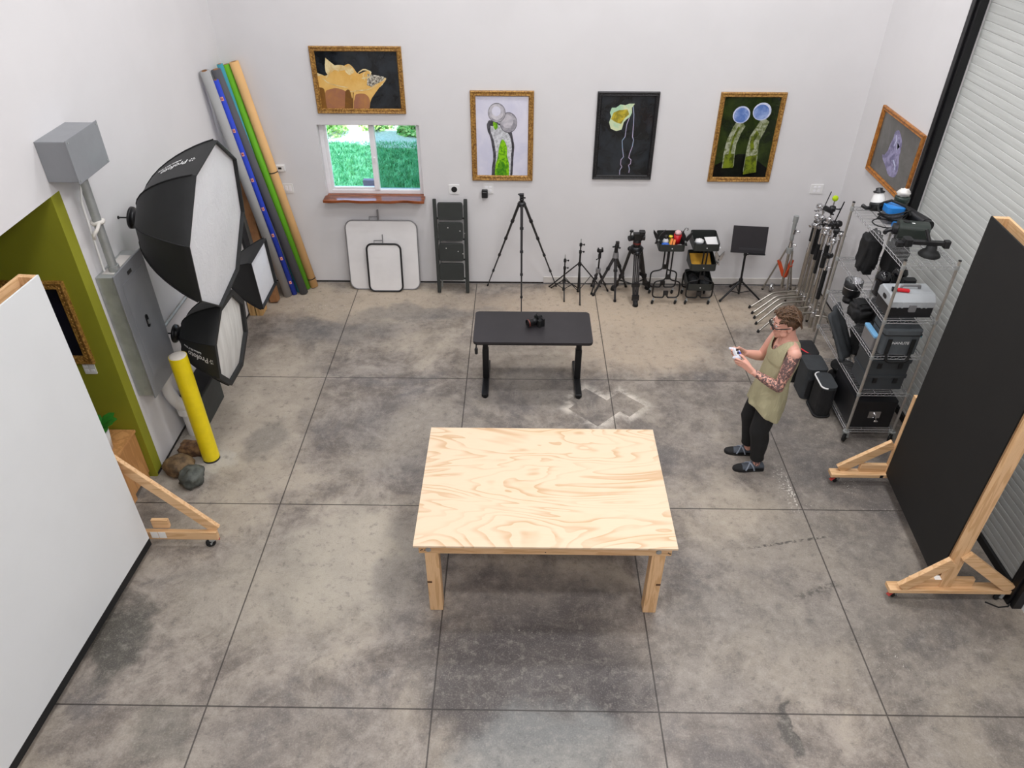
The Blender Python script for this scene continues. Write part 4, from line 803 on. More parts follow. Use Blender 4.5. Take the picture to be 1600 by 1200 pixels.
t = thing('step_ladder', 'folded black step ladder with four treads leaning on back wall', 'ladder', (-0.865, 8.6, 0))
m_lad = mat('charcoal_paint', '2d302e', 0.5, var=0.12, vs=8); yl = lambda z: 8.535 + 0.165 * z
for x0, x1 in ((-1.05, -1.068), (-0.682, -0.684)):
    b = MB(); b.bar((x0, yl(0.01), 0.01), (x1, yl(1.21) + 0.0, 1.21), 0.045, 0.028, (0, 1, 0)); b.build('rail', m_lad, t, bevel=0.008)
for i, (za, zb) in enumerate(((0.18, 0.40), (0.43, 0.655), (0.69, 0.918), (0.955, 1.166))):
    pl = rrect(-1.033 + 0.004 * (3 - i) * 0 , -0.722, za, zb, 0.025, 4); b = MB(); yy = yl((za + zb) / 2)
    b.prism(pl, (0, yl(0) - 0.012, 0), (1, 0, 0), (0, 0.165, 1), (0, 0.03, 0)); tr = b.build('tread', m_lad, t, bevel=0.004)
    b = MB(); b.bar((-1.045, yl(za) + 0.02, za + 0.012), (-0.70, yl(za) + 0.02, za + 0.012), 0.018, 0.018); b.build('tread_bar', m_black, t)
    if i in (1, 2):
        for q, (dx, dz) in enumerate(((0.2, 0.13), (0.26, 0.1), (0.05, 0.17))): b = MB(); b.cyl((-1.02 + dx + 0.03 * i, yl(za + dz) - 0.0135, za + dz), (-1.02 + dx + 0.03 * i, yl(za + dz) - 0.0115, za + dz), 0.007, n=8); b.build('paint_fleck', m_paint_splash, tr)
for x in (-1.022, -0.708):
    b = MB(); b.bar((x, 8.66, 0.03), (x, 8.755, 1.12), 0.02, 0.02, (0, 1, 0)); b.build('rear_rail', m_galv, t)

def seg_leg(t, a, c, r0, r1, nseg, m, cm_=m_black, foot=True):
    """telescopic leg with clamp rings"""
    a, c = V(a), V(c); b = MB()
    for i in range(nseg):
        p, q = a.lerp(c, i / nseg), a.lerp(c, (i + 1) / nseg); b.cyl(p, q, r0 + (r1 - r0) * i / max(1, nseg - 1), n=10)
    l = b.build('leg', m, t)
    for i in range(1, nseg):
        p = a.lerp(c, i / nseg); d = (c - a).normalized(); r = r0 + (r1 - r0) * (i - 1) / max(1, nseg - 1)
        b = MB(); b.cyl(p - d * 0.018, p + d * 0.012, r + 0.006, n=10); b.build('leg_lock', cm_, l)
    if foot: b = MB(); d = (c - a).normalized(); b.cyl(c - d * 0.03, c, r1 + 0.004, n=8); b.build('rubber_foot', m_rubber, l)
    return l
m_carbon = mat('dark_carbon_tube', '2c2a2b', 0.4, var=0.15, vs=20)
t = thing('tripod', 'tall black tripod with ball head, legs spread, behind the desk', 'tripod', (0.01, 8.40, 0))
ap_ = V((0.01, 8.41, 1.29))
for f in ((-0.432, 8.74, 0.0), (0.478, 8.74, 0.0), (0.018, 7.90, 0.0)):
    d = (V(f) - ap_); d.z = 0; d.normalize(); seg_leg(t, ap_ + d * 0.035, f, 0.017, 0.007, 5, m_carbon)
b = MB(); b.lathe([(0, -0.03), (0.04, -0.03), (0.055, 0), (0.04, 0.025), (0.02, 0.03), (0, 0.03)], ap_, 14); b.build('crown', m_black, t)
b = MB(); b.cyl(ap_ + V((0, 0, -0.25)), ap_ + V((0, 0, 0.05)), 0.014); b.build('centre_column', m_carbon, t)
b = MB(); b.lathe([(0, 0.045), (0.026, 0.045), (0.028, 0.06), (0.02, 0.065)], ap_, 14); b.ball(ap_ + V((0, 0, 0.085)), 0.026); b.rbox(ap_.x - 0.03, ap_.x + 0.025, ap_.y - 0.025, ap_.y + 0.025, ap_.z + 0.105, ap_.z + 0.122, 0.006); b.cyl(ap_ + V((-0.02, 0, 0.115)), ap_ + V((-0.045, 0, 0.12)), 0.01); b.cyl(ap_ + V((0.02, -0.01, 0.08)), ap_ + V((0.045, -0.015, 0.08)), 0.009); b.build('ball_head', m_black, t)

def light_stand(label, c, top, hub, feet, low):
    t = thing('light_stand', label, 'light stand', (c[0], c[1], 0)); x, y = c
    b = MB(); b.cyl((x, y, low), (x, y, hub + (top - hub) * 0.5), 0.0125, n=10); b.build('column', m_blackm, t)
    b = MB(); b.cyl((x, y, hub + (top - hub) * 0.5), (x, y, top - 0.05), 0.009, n=10); b.build('upper_tube', m_blackm, t)
    b = MB(); b.cyl((x, y, top - 0.05), (x, y, top), 0.006, n=8); b.build('spigot', m_galv, t)
    for z in (hub + (top - hub) * 0.5, hub + (top - hub) * 0.78):
        b = MB(); b.cyl((x, y, z - 0.02), (x, y, z + 0.015), 0.018, n=10); b.cyl((x, y, z), (x + 0.035, y - 0.01, z + 0.004), 0.005); b.ball((x + 0.04, y - 0.012, z + 0.005), (0.012, 0.008, 0.014), 8, 6); b.build('collar', m_black, t)
    b = MB(); b.cyl((x, y, hub - 0.025), (x, y, hub + 0.02), 0.022, n=12); b.build('leg_hub', m_black, t)
    b = MB(); b.cyl((x, y, low), (x, y, low + 0.035), 0.019, n=12); b.build('brace_hub', m_black, t)
    for f in feet:
        p, q = V((x, y, hub)), V((f[0], f[1], 0.006)); d = (q - p); d.z = 0; d.normalize(); b = MB(); b.tube([p + d * 0.02, q], 0.0085, 8); l = b.build('leg', m_blackm, t)
        b = MB(); b.ball(q + V((0, 0, 0.004)), 0.011, 8, 6); b.build('rubber_foot', m_rubber, l)
        m_ = p.lerp(q, 0.52); b = MB(); b.tube([V((x, y, low + 0.02)) + d * 0.015, m_], 0.005, 6); b.build('brace', m_blackm, t)
light_stand('shorter black light stand, first right of the tall tripod', (0.565, 8.53), 0.57, 0.20, [(0.565, 8.335), (0.41, 8.69), (0.77, 8.68)], 0.06)
light_stand('taller black light stand, second right of the tall tripod', (0.752, 8.53), 0.785, 0.44, [(0.762, 8.25), (0.385, 8.72), (1.06, 8.73)], 0.04)
t = thing('tripod', 'small black tripod with tilted column and phone head, third right of the tall tripod', 'tripod', (1.0, 8.6, 0))
for f in ((0.925, 8.53, 0.0), (1.15, 8.62, 0.0), (0.94, 8.75, 0.0)): seg_leg(t, (1.0, 8.60, 0.32), f, 0.013, 0.009, 3, m_carbon)
b = MB(); b.cyl((1.0, 8.6, 0.29), (1.0, 8.6, 0.345), 0.032, n=12); b.build('crown', m_gtube, t)
b = MB(); b.cyl((1.0, 8.6, 0.33), (1.005, 8.585, 0.56), 0.011); b.build('centre_column', m_black, t)
b = MB(); b.cyl((1.003, 8.585, 0.50), (1.003, 8.585, 0.55), 0.02); b.cyl((1.003, 8.585, 0.50), (0.96, 8.57, 0.48), 0.007); b.build('column_lock', m_black, t)
b = MB(); b.ball((1.005, 8.585, 0.575), 0.02); b.rbox(0.965, 1.045, 8.56, 8.61, 0.59, 0.612, 0.01); b.rbox(0.97, 0.99, 8.56, 8.60, 0.60, 0.635, 0.004); b.rbox(1.02, 1.04, 8.56, 8.60, 0.60, 0.64, 0.004); b.build('ball_head', m_black, t)
t = thing('tripod', 'medium black tripod with ball head beside the big video tripod', 'tripod', (1.2, 8.56, 0))
for f in ((0.945, 8.50, 0.0), (1.215, 8.345, 0.0), (1.40, 8.74, 0.0)): seg_leg(t, (1.2, 8.55, 0.56), f, 0.02, 0.014, 3, m_carbon)
b = MB(); b.cyl((1.2, 8.55, 0.53), (1.2, 8.55, 0.60), 0.042, 0.032, n=12); b.build('crown', m_gtube, t)
b = MB(); b.cyl((1.2, 8.55, 0.60), (1.2, 8.55, 0.66), 0.024); b.ball((1.205, 8.545, 0.69), (0.028, 0.028, 0.04)); b.rbox(1.185, 1.23, 8.525, 8.565, 0.715, 0.745, 0.008); b.cyl((1.18, 8.54, 0.68), (1.15, 8.53, 0.68), 0.01); b.cyl((1.22, 8.54, 0.67), (1.25, 8.53, 0.665), 0.012); b.build('ball_head', m_black, t)
t = thing('tripod', 'big heavy black video tripod with fluid head and twin tube legs', 'tripod', (1.44, 8.53, 0))
for f in ((1.222, 8.66, 0.0), (1.465, 8.25, 0.0), (1.675, 8.70, 0.0)):
    p, q = V((1.445, 8.52, 0.64)), V(f); d = q - p; d.z = 0; d.normalize(); s = V((-d.y, d.x, 0)); b = MB()
    for k in (-0.034, -0.012, 0.012, 0.034): b.tube([p + d * 0.07 + s * k, p.lerp(q, 0.62) + s * k, p.lerp(q, 0.94) + s * k * 0.7], 0.0095, 8)
    l = b.build('leg', m_carbon, t); b = MB(); e = p.lerp(q, 0.62); b.bar(e - s * 0.05, e + s * 0.05, 0.03, 0.05); b.build('leg_lock', m_black, l); b = MB(); b.bar(p.lerp(q, .85) - s * 0.045, p.lerp(q, .85) + s * 0.045, 0.028, 0.07); b.build('leg_lock', m_black, l)
    b = MB(); b.lathe([(0, 0), (0.036, 0.0), (0.034, 0.03), (0.02, 0.06), (0, 0.065)], q, 12); b.build('rubber_foot', m_rubber, l)
    b = MB(); b.tube([V((1.45, 8.53, 0.16)), p.lerp(q, 0.74)], 0.008, 6); b.build('spreader_arm', m_black, t)
    b = MB(); b.ball(p + d * 0.085 + V((0, 0, 0.0)), (0.032, 0.032, 0.032), 12, 8); b.build('leg_hinge', m_black, t)
b = MB(); b.lathe([(0, -0.05), (0.06, -0.05), (0.085, 0.0), (0.07, 0.04), (0.05, 0.05), (0, 0.05)], (1.445, 8.52, 0.655), 18); b.build('crown', m_blackm, t)
b = MB(); b.lathe([(0, 0.0), (0.052, 0.0), (0.05, 0.07), (0.04, 0.085), (0, 0.085)], (1.445, 8.52, 0.705), 18); b.rbox(1.39, 1.50, 8.475, 8.565, 0.79, 0.865, 0.02); b.cyl((1.38, 8.5, 0.82), (1.335, 8.48, 0.82), 0.035); b.cyl((1.50, 8.52, 0.82), (1.535, 8.52, 0.82), 0.04); b.build('fluid_head', m_black, t, bevel=0.003)
b = MB(); b.rbox(1.385, 1.52, 8.46, 8.53, 0.866, 0.885, 0.008); b.rbox(1.46, 1.53, 8.47, 8.55, 0.885, 0.905, 0.012); b.build('camera_plate', m_black, t)
b = MB(); b.tube([(1.36, 8.47, 0.83), (1.345, 8.46, 0.88), (1.35, 8.45, 0.92)], 0.008); b.ball((1.352, 8.445, 0.935), (0.025, 0.02, 0.018)); b.build('pan_handle', m_black, t)
b = MB(); b.lathe([(0.0505, 0.03), (0.0515, 0.033), (0.0515, 0.05), (0.0505, 0.053)], (1.445, 8.52, 0.705), 18); b.build('red_band', mat('dark_red_band', '6b2620', 0.5), t)

# ------------------------------------------------------------------ rolling carts
def trolley(label, x0, trays, w_=0.315, y0=8.30, y1=8.62):
    """x0 left edge; trays: (bottom height, x shift)"""
    t = thing('trolley', label, 'trolley', (x0 + w_ / 2, (y0 + y1) / 2, 0)); xc = x0 + w_ / 2
    for z, dx in trays:
        b = MB(); h = 0.09; o = rrect(x0 + dx, x0 + dx + w_, y0, y1, 0.035, 4); i_ = rrect(x0 + dx + 0.006, x0 + dx + w_ - 0.006, y0 + 0.006, y1 - 0.006, 0.03, 4); n = len(o)
        rim = [z + h + (0.045 if (y > (y0 + y1) / 2 and abs(x - x0 - dx - w_ / 2) > w_ * 0.17) else 0.0) for x, y in o]
        vs = [(x, y, z) for x, y in o] + [(x, y, r) for (x, y), r in zip(o, rim)] + [(x, y, r) for (x, y), r in zip(i_, rim)] + [(x, y, z + 0.006) for x, y in i_]; fs = [tuple(range(n))[::-1], tuple(range(3 * n, 4 * n))]
        for k in range(3): fs += [(k * n + q, k * n + (q + 1) % n, (k + 1) * n + (q + 1) % n, (k + 1) * n + q) for q in range(n)]
        b.add(vs, fs); tr = b.build('tray', m_lad, t)
        b = MB(); b.cyl((x0 + dx + w_ / 2, y0 - 0.004, z + 0.04), (x0 + dx + w_ / 2, y0, z + 0.04), 0.007, n=10); b.build('tray_screw', m_plate, tr)
    zt = trays[-1][0]
    for yy, nm in ((y0 + 0.02, 0), (y1 - 0.03, 1)):
        for s in (-1, 1):   # each side frame: bent tube down from the tray, out, down and back in
            xi, xo = xc + s * 0.022, xc + s * 0.165; b = MB()
            b.tube(arc([(xi, yy, zt), (xi, yy, 0.34), (xo - s * 0.0, yy, 0.31), (xo, yy, 0.09), (xi + s * 0.0, yy, 0.085), (xi, yy, 0.14)], 0.05, 5), 0.0095, 8); b.build('tube_frame', m_blackm, t)
            b = MB(); p = V((xo - s * 0.02, yy, 0.08)); b.cyl((p.x, p.y, 0.045), (p.x, p.y, 0.085), 0.007); b.rbox(p.x - 0.014, p.x + 0.014, p.y - 0.016, p.y + 0.016, 0.045, 0.058, 0.004); f_ = b.build('caster_fork', m_galv, t)
            b = MB(); b.lathe([(0, -0.011), (0.024, -0.011), (0.0275, -0.007), (0.0275, 0.007), (0.024, 0.011), (0, 0.011)], (p.x - 0.012, p.y - 0.012, 0.0275), 14, (1, -0.6, 0)); b.build('wheel', m_rubber, f_)
        b = MB(); b.rbox(xc - 0.03, xc + 0.03, yy - 0.012, yy + 0.012, 0.12, 0.18, 0.008, 3, 'Y'); b.rbox(xc - 0.03, xc + 0.03, yy - 0.012, yy + 0.012, 0.35, 0.41, 0.008, 3, 'Y'); b.build('frame_plate', m_black, t)
    return t
trolley('black single tray trolley holding bottles and clamps, right of the video tripod', 1.685, [(0.735, 0.0)])
trolley('black three tray trolley beside the music stand', 2.105, [(0.20, 0.0), (0.475, 0.0), (0.745, 0.0)])
Z1 = 0.742
def lay(name, label, cat, m, fn, base, group=None):
    b = MB(); fn(b); return tag(b.build(name, m, base=base), label, cat, group)
m_blue = mat('blue_plastic', '1d5fc0', 0.4); m_org = mat('orange_plastic', 'e8822a', 0.45); m_yl2 = mat('yellow_plastic', 'e7d43a', 0.45); m_pink = mat('pale_pink_foam', 'e6b9ba', 0.7)
t = thing('bottle', 'white bottle with dark cap and blue label in left trolley tray', 'bottle', (1.775, 8.42, Z1))
b = MB(); b.lathe([(0, 0), (0.034, 0.0), (0.036, 0.08), (0.03, 0.10), (0.018, 0.115), (0.018, 0.125), (0, 0.125)], (1.775, 8.42, Z1), 16); bb_ = b.build('bottle_body', m_plate, t)
b = MB(); b.lathe([(0.021, 0.115), (0.022, 0.15), (0.0, 0.155)], (1.775, 8.42, Z1), 14); b.build('cap', m_black, t)
b = MB(); b.lathe([(0.0352, 0.03), (0.0364, 0.06)], (1.775, 8.42, Z1), 16); b.build('bottle_label', m_blue, t)
lay('cloth', 'bright blue cloth at front left of the left trolley tray', 'cloth', m_blue, lambda b: b.lumpy((1.765, 8.355, Z1 + 0.045), (0.06, 0.028, 0.04), 0.25, 3, seed=4, flat=-0.043), (1.765, 8.355, Z1))
lay('clamp', 'orange handled clamp leaning in the left trolley tray', 'clamp', m_org, lambda b: (b.bar((1.82, 8.34, Z1 + 0.02), (1.85, 8.40, Z1 + 0.12), 0.025, 0.02), b.bar((1.855, 8.33, Z1 + 0.02), (1.88, 8.39, Z1 + 0.11), 0.025, 0.02)), (1.84, 8.36, Z1))
lay('spool', 'small yellow spool behind the orange clamp in the left trolley', 'spool', m_yl2, lambda b: b.lathe([(0, 0), (0.026, 0), (0.026, 0.01), (0.014, 0.014), (0.014, 0.10), (0.026, 0.104), (0.024, 0.118), (0, 0.118)], (1.845, 8.48, Z1), 14), (1.845, 8.48, Z1))
t = thing('cup', 'red cup stuffed with pale pink foam in the left trolley tray', 'cup', (1.925, 8.47, Z1))
b = MB(); b.lathe([(0, 0), (0.036, 0), (0.048, 0.145), (0.045, 0.145), (0.04, 0.12), (0, 0.12)], (1.925, 8.47, Z1), 18); b.build('cup_body', mat('bright_red', 'c8161e', 0.4), t)
b = MB(); b.lumpy((1.925, 8.47, Z1 + 0.165), (0.042, 0.04, 0.03), 0.2, 4, 14, 9, 2); b.build('foam', m_pink, t)
lay('cable_coil', 'grey coiled cable at front right of the left trolley tray', 'cable', m_gtube, lambda b: [b.tube([(1.945 + (0.035 + 0.003 * k) * math.cos(a * PI / 8), 8.35 + 0.028 * math.sin(a * PI / 8), Z1 + 0.01 + k * 0.013) for a in range(16)], 0.006, 6, closed=True) for k in range(4)], (1.945, 8.35, Z1))
def bclamp(name, label, p, d1, d2, m=m_black):
    t = thing(name, label, 'clamp', p); p = V(p)
    for d in (d1, d2):
        d = V(d); b = MB(); b.prism([(-0.012, -0.06), (0.012, -0.06), (0.03, 0.03), (0.022, 0.10), (0.0, 0.15), (-0.02, 0.08)], p, V((d[0], 0, 0)).normalized() * 1.0, V((d[0] * 0.55, 0, 1)).normalized(), (0, 0.022, 0)); b.build('jaw', m, t, bevel=0.003)
    b = MB(); b.cyl(p + V((0, -0.01, 0.0)), p + V((0, 0.03, 0.0)), 0.012); b.build('pivot', m_galv, t)
    return t
bclamp('spring_clamp', 'large black spring clamp on the left rim of the left trolley', (1.676, 8.36, 0.86), (-1, 0, 0), (1, 0, 0))
bclamp('spring_clamp', 'black spring clamp on the right rim of the left trolley', (2.004, 8.36, 0.84), (-0.6, 0, 0), (1, 0, 0))
lay('hook', 'bent chrome hook clipped to right rim of the left trolley', 'hook', m_chrome, lambda b: b.tube(arc([(1.985, 8.5, 0.84), (2.0, 8.5, 0.93), (2.02, 8.5, 0.965), (2.05, 8.5, 0.95), (2.04, 8.5, 0.92)], 0.02), 0.006, 6), (2.0, 8.5, 0.9))
Z2 = 0.752
b = MB(); b.M = frame((2.35, 8.42, Z2 + 0.05), (0.95, 0.1, 0), (0, -0.25, 1)); b.box(-0.075, 0.075, -0.11, 0.11, -0.004, 0.0); tag(b.build('paper_sheet', m_plate, base=(2.35, 8.42, Z2 + 0.05)), 'white paper sheet lying in top tray of the three tray trolley', 'paper')
lay('storage_box', 'grey carton under the paper sheet in the top trolley tray', 'box', m_gtube, lambda b: b.box(2.285, 2.41, 8.33, 8.50, Z2, Z2 + 0.02), (2.35, 8.42, Z2))
lay('tape_roll', 'blue tape roll in top tray of the three tray trolley', 'tape', m_blue, lambda b: b.lathe([(0.02, 0), (0.04, 0), (0.04, 0.035), (0.02, 0.035), (0.02, 0)], (2.175, 8.36, Z2), 18), (2.175, 8.36, Z2))
lay('cable_coil', 'pale crumpled cable bundle behind the blue tape roll', 'cable', m_plate, lambda b: b.lumpy((2.20, 8.47, Z2 + 0.04), (0.06, 0.05, 0.038), 0.4, 5, 16, 10, 7, flat=-0.037), (2.20, 8.47, Z2))
lay('charger', 'small black charger left of the paper sheet in the trolley', 'charger', m_black, lambda b: b.rbox(2.22, 2.275, 8.33, 8.39, Z2, Z2 + 0.03, 0.008), (2.25, 8.36, Z2))
Z3 = 0.482
b = MB(); b.M = frame((2.245, 8.45, Z3 + 0.075), (1, 0, 0), (0, -0.45, 1)); b.box(-0.125, 0.125, -0.10, 0.10, -0.006, 0.006); tag(b.build('envelope', mat('mustard_paper', 'cf9a2e', 0.7, var=0.2, vs=9), base=(2.245, 8.45, Z3), bevel=0.003), 'mustard yellow padded envelope in middle tray of the three tray trolley', 'envelope')
bclamp('grip_clamp', 'silver clamp hanging off the right side of the middle trolley tray', (2.455, 8.40, 0.56), (-0.5, 0, 0), (0.8, 0, 0), m_chrome)
lay('pouch', 'black soft pouch at left of the bottom trolley tray', 'pouch', m_cloth, lambda b: b.lumpy((2.19, 8.44, 0.207 + 0.07), (0.065, 0.10, 0.07), 0.25, 3, seed=3, flat=-0.069), (2.19, 8.44, 0.207))
lay('pouch', 'black soft pouch at right of the bottom trolley tray', 'pouch', m_dgrey, lambda b: b.lumpy((2.335, 8.44, 0.207 + 0.05), (0.065, 0.10, 0.05), 0.25, 3, seed=8, flat=-0.049), (2.335, 8.44, 0.207))

# ------------------------------------------------------------------ music stand
t = thing('music_stand', 'black music stand with wide flat desk, right of the trolleys', 'music stand', (2.80, 8.5, 0))
u_, v_ = V((1, 0, -0.045)).normalized(), V((0.01, 0.10, 0.32)).normalized()
b = MB(); b.prism([(0, 0), (0.43, 0), (0.43, 0.33), (0, 0.33)], (2.592, 8.42, 0.672), u_, v_, u_.cross(v_) * -0.012); ds = b.build('music_desk', m_desk, t, bevel=0.003)
b = MB(); b.prism([(0.1, 0.04), (0.40, 0.04), (0.40, 0.065), (0.1, 0.065)], V((2.592, 8.42, 0.672)) - u_.cross(v_) * -0.002, u_, v_, u_.cross(v_) * -0.003 * -1); b.build('ledge_strip', mat('worn_black', '38373a', 0.3), ds)
b = MB(); b.prism([(0.22, -0.012), (0.42, -0.012), (0.42, 0.004), (0.22, 0.004)], (2.592, 8.42, 0.672), u_, v_, u_.cross(v_) * 0.04); b.build('ledge', m_black, t)
b = MB(); b.cyl((2.815, 8.475, 0.0 + 0.06), (2.80, 8.49, 0.66), 0.014); b.build('column', m_blackm, t)
b = MB(); b.cyl((2.803, 8.487, 0.60), (2.80, 8.49, 0.67), 0.022); b.cyl((2.80, 8.48, 0.62), (2.84, 8.47, 0.62), 0.008); b.build('tilt_joint', m_black, t)
b = MB(); b.cyl((2.811, 8.48, 0.22), (2.81, 8.48, 0.275), 0.026); b.build('leg_hub', m_black, t)
for f in ((2.55, 8.36), (3.085, 8.375), (2.78, 8.76)):
    p, q = V((2.811, 8.48, 0.25)), V((f[0], f[1], 0.012)); b = MB(); b.tube([p, q], 0.0125, 8); l = b.build('leg', m_blackm, t); b = MB(); b.tube([q.lerp(p, 0.06), q], 0.016, 8); b.build('rubber_foot', m_rubber, l)
    b = MB(); b.tube([(2.813, 8.478, 0.075), p.lerp(q, 0.5)], 0.006, 6); b.build('brace', m_blackm, t)
# ------------------------------------------------------------------ chrome grip stands in the corner
def knob(b, p, d, r=0.006, l=0.05):
    p, d = V(p), V(d).normalized(); b.cyl(p, p + d * l, r, n=8); s = d.cross(V((0, 0, 1))).normalized(); b.bar(p + d * l - s * 0.02, p + d * l + s * 0.02, 0.012, 0.012)
def grip_head(t, c, m, d=(1, -0.4, 0)):
    c, d = V(c), V(d).normalized(); b = MB(); b.lathe([(0, -0.03), (0.03, -0.03), (0.034, -0.02), (0.034, 0.02), (0.03, 0.03), (0, 0.03)], c, 16, d); b.cyl(c + V((0, 0, -0.06)), c + V((0, 0, 0.035)), 0.017, n=10); knob(b, c + d * 0.02, d, 0.008, 0.06); knob(b, c + V((0, 0, -0.045)), (d.y, -d.x, 0), 0.006, 0.05); b.build('grip_head', m, t)
def c_stand(label, x, y, top, zl, lean=(0, 0), collars=2, head=None, seed=0):
    t = thing('grip_stand', label, 'stand', (x, y, 0), 'chrome grip stands bunched in the corner'); P = lambda z: V((x + lean[0] * z, y + lean[1] * z, z)); rr = random.Random(seed)
    b = MB(); b.cyl(P(0.10), P(top * 0.62), 0.0205, n=12); b.build('column', m_steel, t)
    b = MB(); b.cyl(P(top * 0.62), P(top * 0.86), 0.0175, n=12); b.cyl(P(top * 0.86), P(top), 0.011, n=12); b.build('riser', m_chrome, t)
    for f in (0.62, 0.86):
        b = MB(); b.cyl(P(top * f - 0.03), P(top * f + 0.02), 0.023, n=12); knob(b, P(top * f), (1, -0.5, 0.1)); b.build('collar', m_chrome, t)
    b = MB(); b.cyl(P(zl - 0.05), P(zl + 0.05), 0.028, n=14); b.ball(P(zl + 0.0), (0.034, 0.034, 0.03), 12, 8); b.build('leg_hub', m_chrome, t)
    for k, a in enumerate((PI + 0.24, PI * 0.42, -PI * 0.10)):
        d = V((math.cos(a), math.sin(a), 0)); L = (0.64 if y > 7.7 else 0.36) if k == 0 else 0.30; h = zl + 0.0 - 0.02 * k; tip = P(0) + d * L
        b = MB(); b.tube(arc([P(h), P(0) + d * L * 0.55 + V((0, 0, h + 0.015)), V((tip.x, tip.y, 0.008))], 0.06, 5), 0.0125, 10); l = b.build('leg', m_steel, t)
        b = MB(); q = V((tip.x, tip.y, 0.0)); b.cyl(q + V((0, 0, 0.003)), q - d * 0.012 + V((0, 0, 0.035)), 0.0155, n=10); b.build('rubber_foot', m_rubber, l)
    return t, P
cs = [(3.520, 8.37, 1.20, 0.17, 'chrome grip stand nearest the back wall in the corner bunch'), (3.520, 8.23, 1.38, 0.20, 'chrome grip stand second from the back wall in the corner bunch'),
      (3.520, 8.12, 1.24, 0.23, 'chrome grip stand third from the back wall, with tennis ball above it'), (3.505, 7.98, 1.46, 0.25, 'chrome grip stand fourth from the back wall in the corner bunch'),
      (3.485, 7.80, 1.36, 0.27, 'chrome grip stand fifth from the back wall, behind the head of the person'), (3.455, 7.62, 1.44, 0.30, 'chrome grip stand nearest the wire shelf')]
for i, (x, y, top, zl, lab) in enumerate(cs):
    t, P = c_stand(lab, x, y, top, zl, (0.0, 0.0), seed=i)
    if i == 0: grip_head(t, P(top - 0.13), m_chrome, (-1, -0.6, 0)); grip_head(t, P(top - 0.02), m_chrome); grip_head(t, P(top + 0.10), m_chrome, (0.5, -1, 0)); b = MB(); b.cyl(P(top - 0.34), P(top - 0.08), 0.025, n=12); b.build('black_sleeve', m_rubber, t)
    if i == 1: grip_head(t, P(top - 0.04), m_chrome, (-1, -0.3, 0)); grip_head(t, P(top - 0.16), m_chrome, (0.6, -1, 0)); b = MB(); b.tube([P(top), P(top + 0.16) + V((0.03, 0, 0))], 0.006, 8); b.build('pin', m_blackm, t); b = MB(); b.cyl(P(top - 0.62), P(top - 0.30), 0.025, n=12); b.build('black_sleeve', m_rubber, t)
    if i == 2: grip_head(t, P(top - 0.02), m_black, (-0.6, -1, 0)); b = MB(); b.cyl(P(top - 0.5), P(top - 0.3), 0.025, n=12); b.build('black_sleeve', m_rubber, t)
    if i == 3: grip_head(t, P(top - 0.02), m_black, (1, -0.2, 0)); grip_head(t, P(top - 0.15), m_chrome, (-0.7, -1, 0)); grip_head(t, P(top - 0.26), m_chrome, (0.8, -1, 0)); b = MB(); b.tube([P(top - 0.05), P(top - 0.02) + V((-0.10, -0.03, 0.02))], 0.03, 10); b.build('clamp_body', m_black, t); b = MB(); b.tube([P(top), P(top + 0.07)], 0.009, 8); b.build('pin', m_chrome, t)
    if i == 4: grip_head(t, P(top - 0.02), m_black, (-1, -0.4, 0)); b = MB(); b.tube([P(top - 0.02), P(top + 0.24) + V((0.05, 0, 0))], 0.007, 8); b.build('pin', m_blackm, t); b = MB(); b.cyl(P(top - 0.56), P(top - 0.28), 0.025, n=12); b.build('black_sleeve', m_rubber, t)
    if i == 5: grip_head(t, P(top - 0.10), m_black, (1, -0.5, 0)); grip_head(t, P(top - 0.22), m_chrome, (-0.4, -1, 0)); grip_head(t, P(top - 0.02), m_black, (-1, -0.2, 0)); grip_head(t, P(top - 0.40), m_blackm, (-1, -0.5, 0)); b = MB(); b.cyl(P(top - 0.95), P(top - 0.58), 0.024, n=12); b.build('black_sleeve', m_rubber, t)
b = MB(); b.ball((3.505, 7.98, 1.46 + 0.102), 0.0335, 20, 14); g = NG('tennis_felt'); c = g.coord(); g.bump(g.noise(c, 300, 3), 0.5, 0.003)
tag(b.build('tennis_ball', g.out(g.mix(g.noise(c, 40), lin('b9d61f'), lin('a3c112')), 0.95), base=(3.505, 7.98, 1.562)), 'yellow green tennis ball stuck on top of a grip stand', 'ball')
# extension arms stored upright between the stands
arms = [(3.565, 8.35, 1.05, 'steel extension arm upright behind the second grip stand'), (3.46, 8.19, 1.14, 'steel extension arm upright left of the third grip stand'), (3.575, 8.03, 1.18, 'steel extension arm upright right of the third grip stand'),
        (3.44, 7.85, 1.20, 'steel extension arm upright left of the fifth grip stand'), (3.55, 7.69, 1.26, 'steel extension arm upright right of the fifth grip stand')]
for i, (x, y, h, lab) in enumerate(arms):
    t = thing('extension_arm', lab, 'pole', (x, y, 0), 'extension arms stored upright in the corner'); b = MB(); b.cyl((x, y, 0.0), (x, y, h), 0.0125 + 0.002 * (i % 2), n=10); b.build('rod', m_steel, t)
    b = MB(); b.lathe([(0, -0.022), (0.024, -0.022), (0.028, 0), (0.024, 0.022), (0, 0.022)], (x, y, h), 14, (1, -0.6, 0)); knob(b, (x, y, h), (0.6, -1, 0), 0.006, 0.05); b.build('grip_head', m_chrome, t)
    if i in (0, 2, 3): b = MB(); b.cyl((x, y, h - 0.5), (x, y, h - 0.2), 0.019, n=10); b.build('tape_wrap', m_rubber, t)
t = thing('rolling_stand', 'chrome wheeled stand with orange tape on legs, left of the grip stands', 'stand', (3.36, 8.5, 0))
ax_ = V((3.36, 8.51, 0)); b = MB(); b.cyl(ax_ + V((0, 0, 0.14)), ax_ + V((-0.02, 0, 0.85)), 0.018, n=12); b.build('column', m_steel, t)
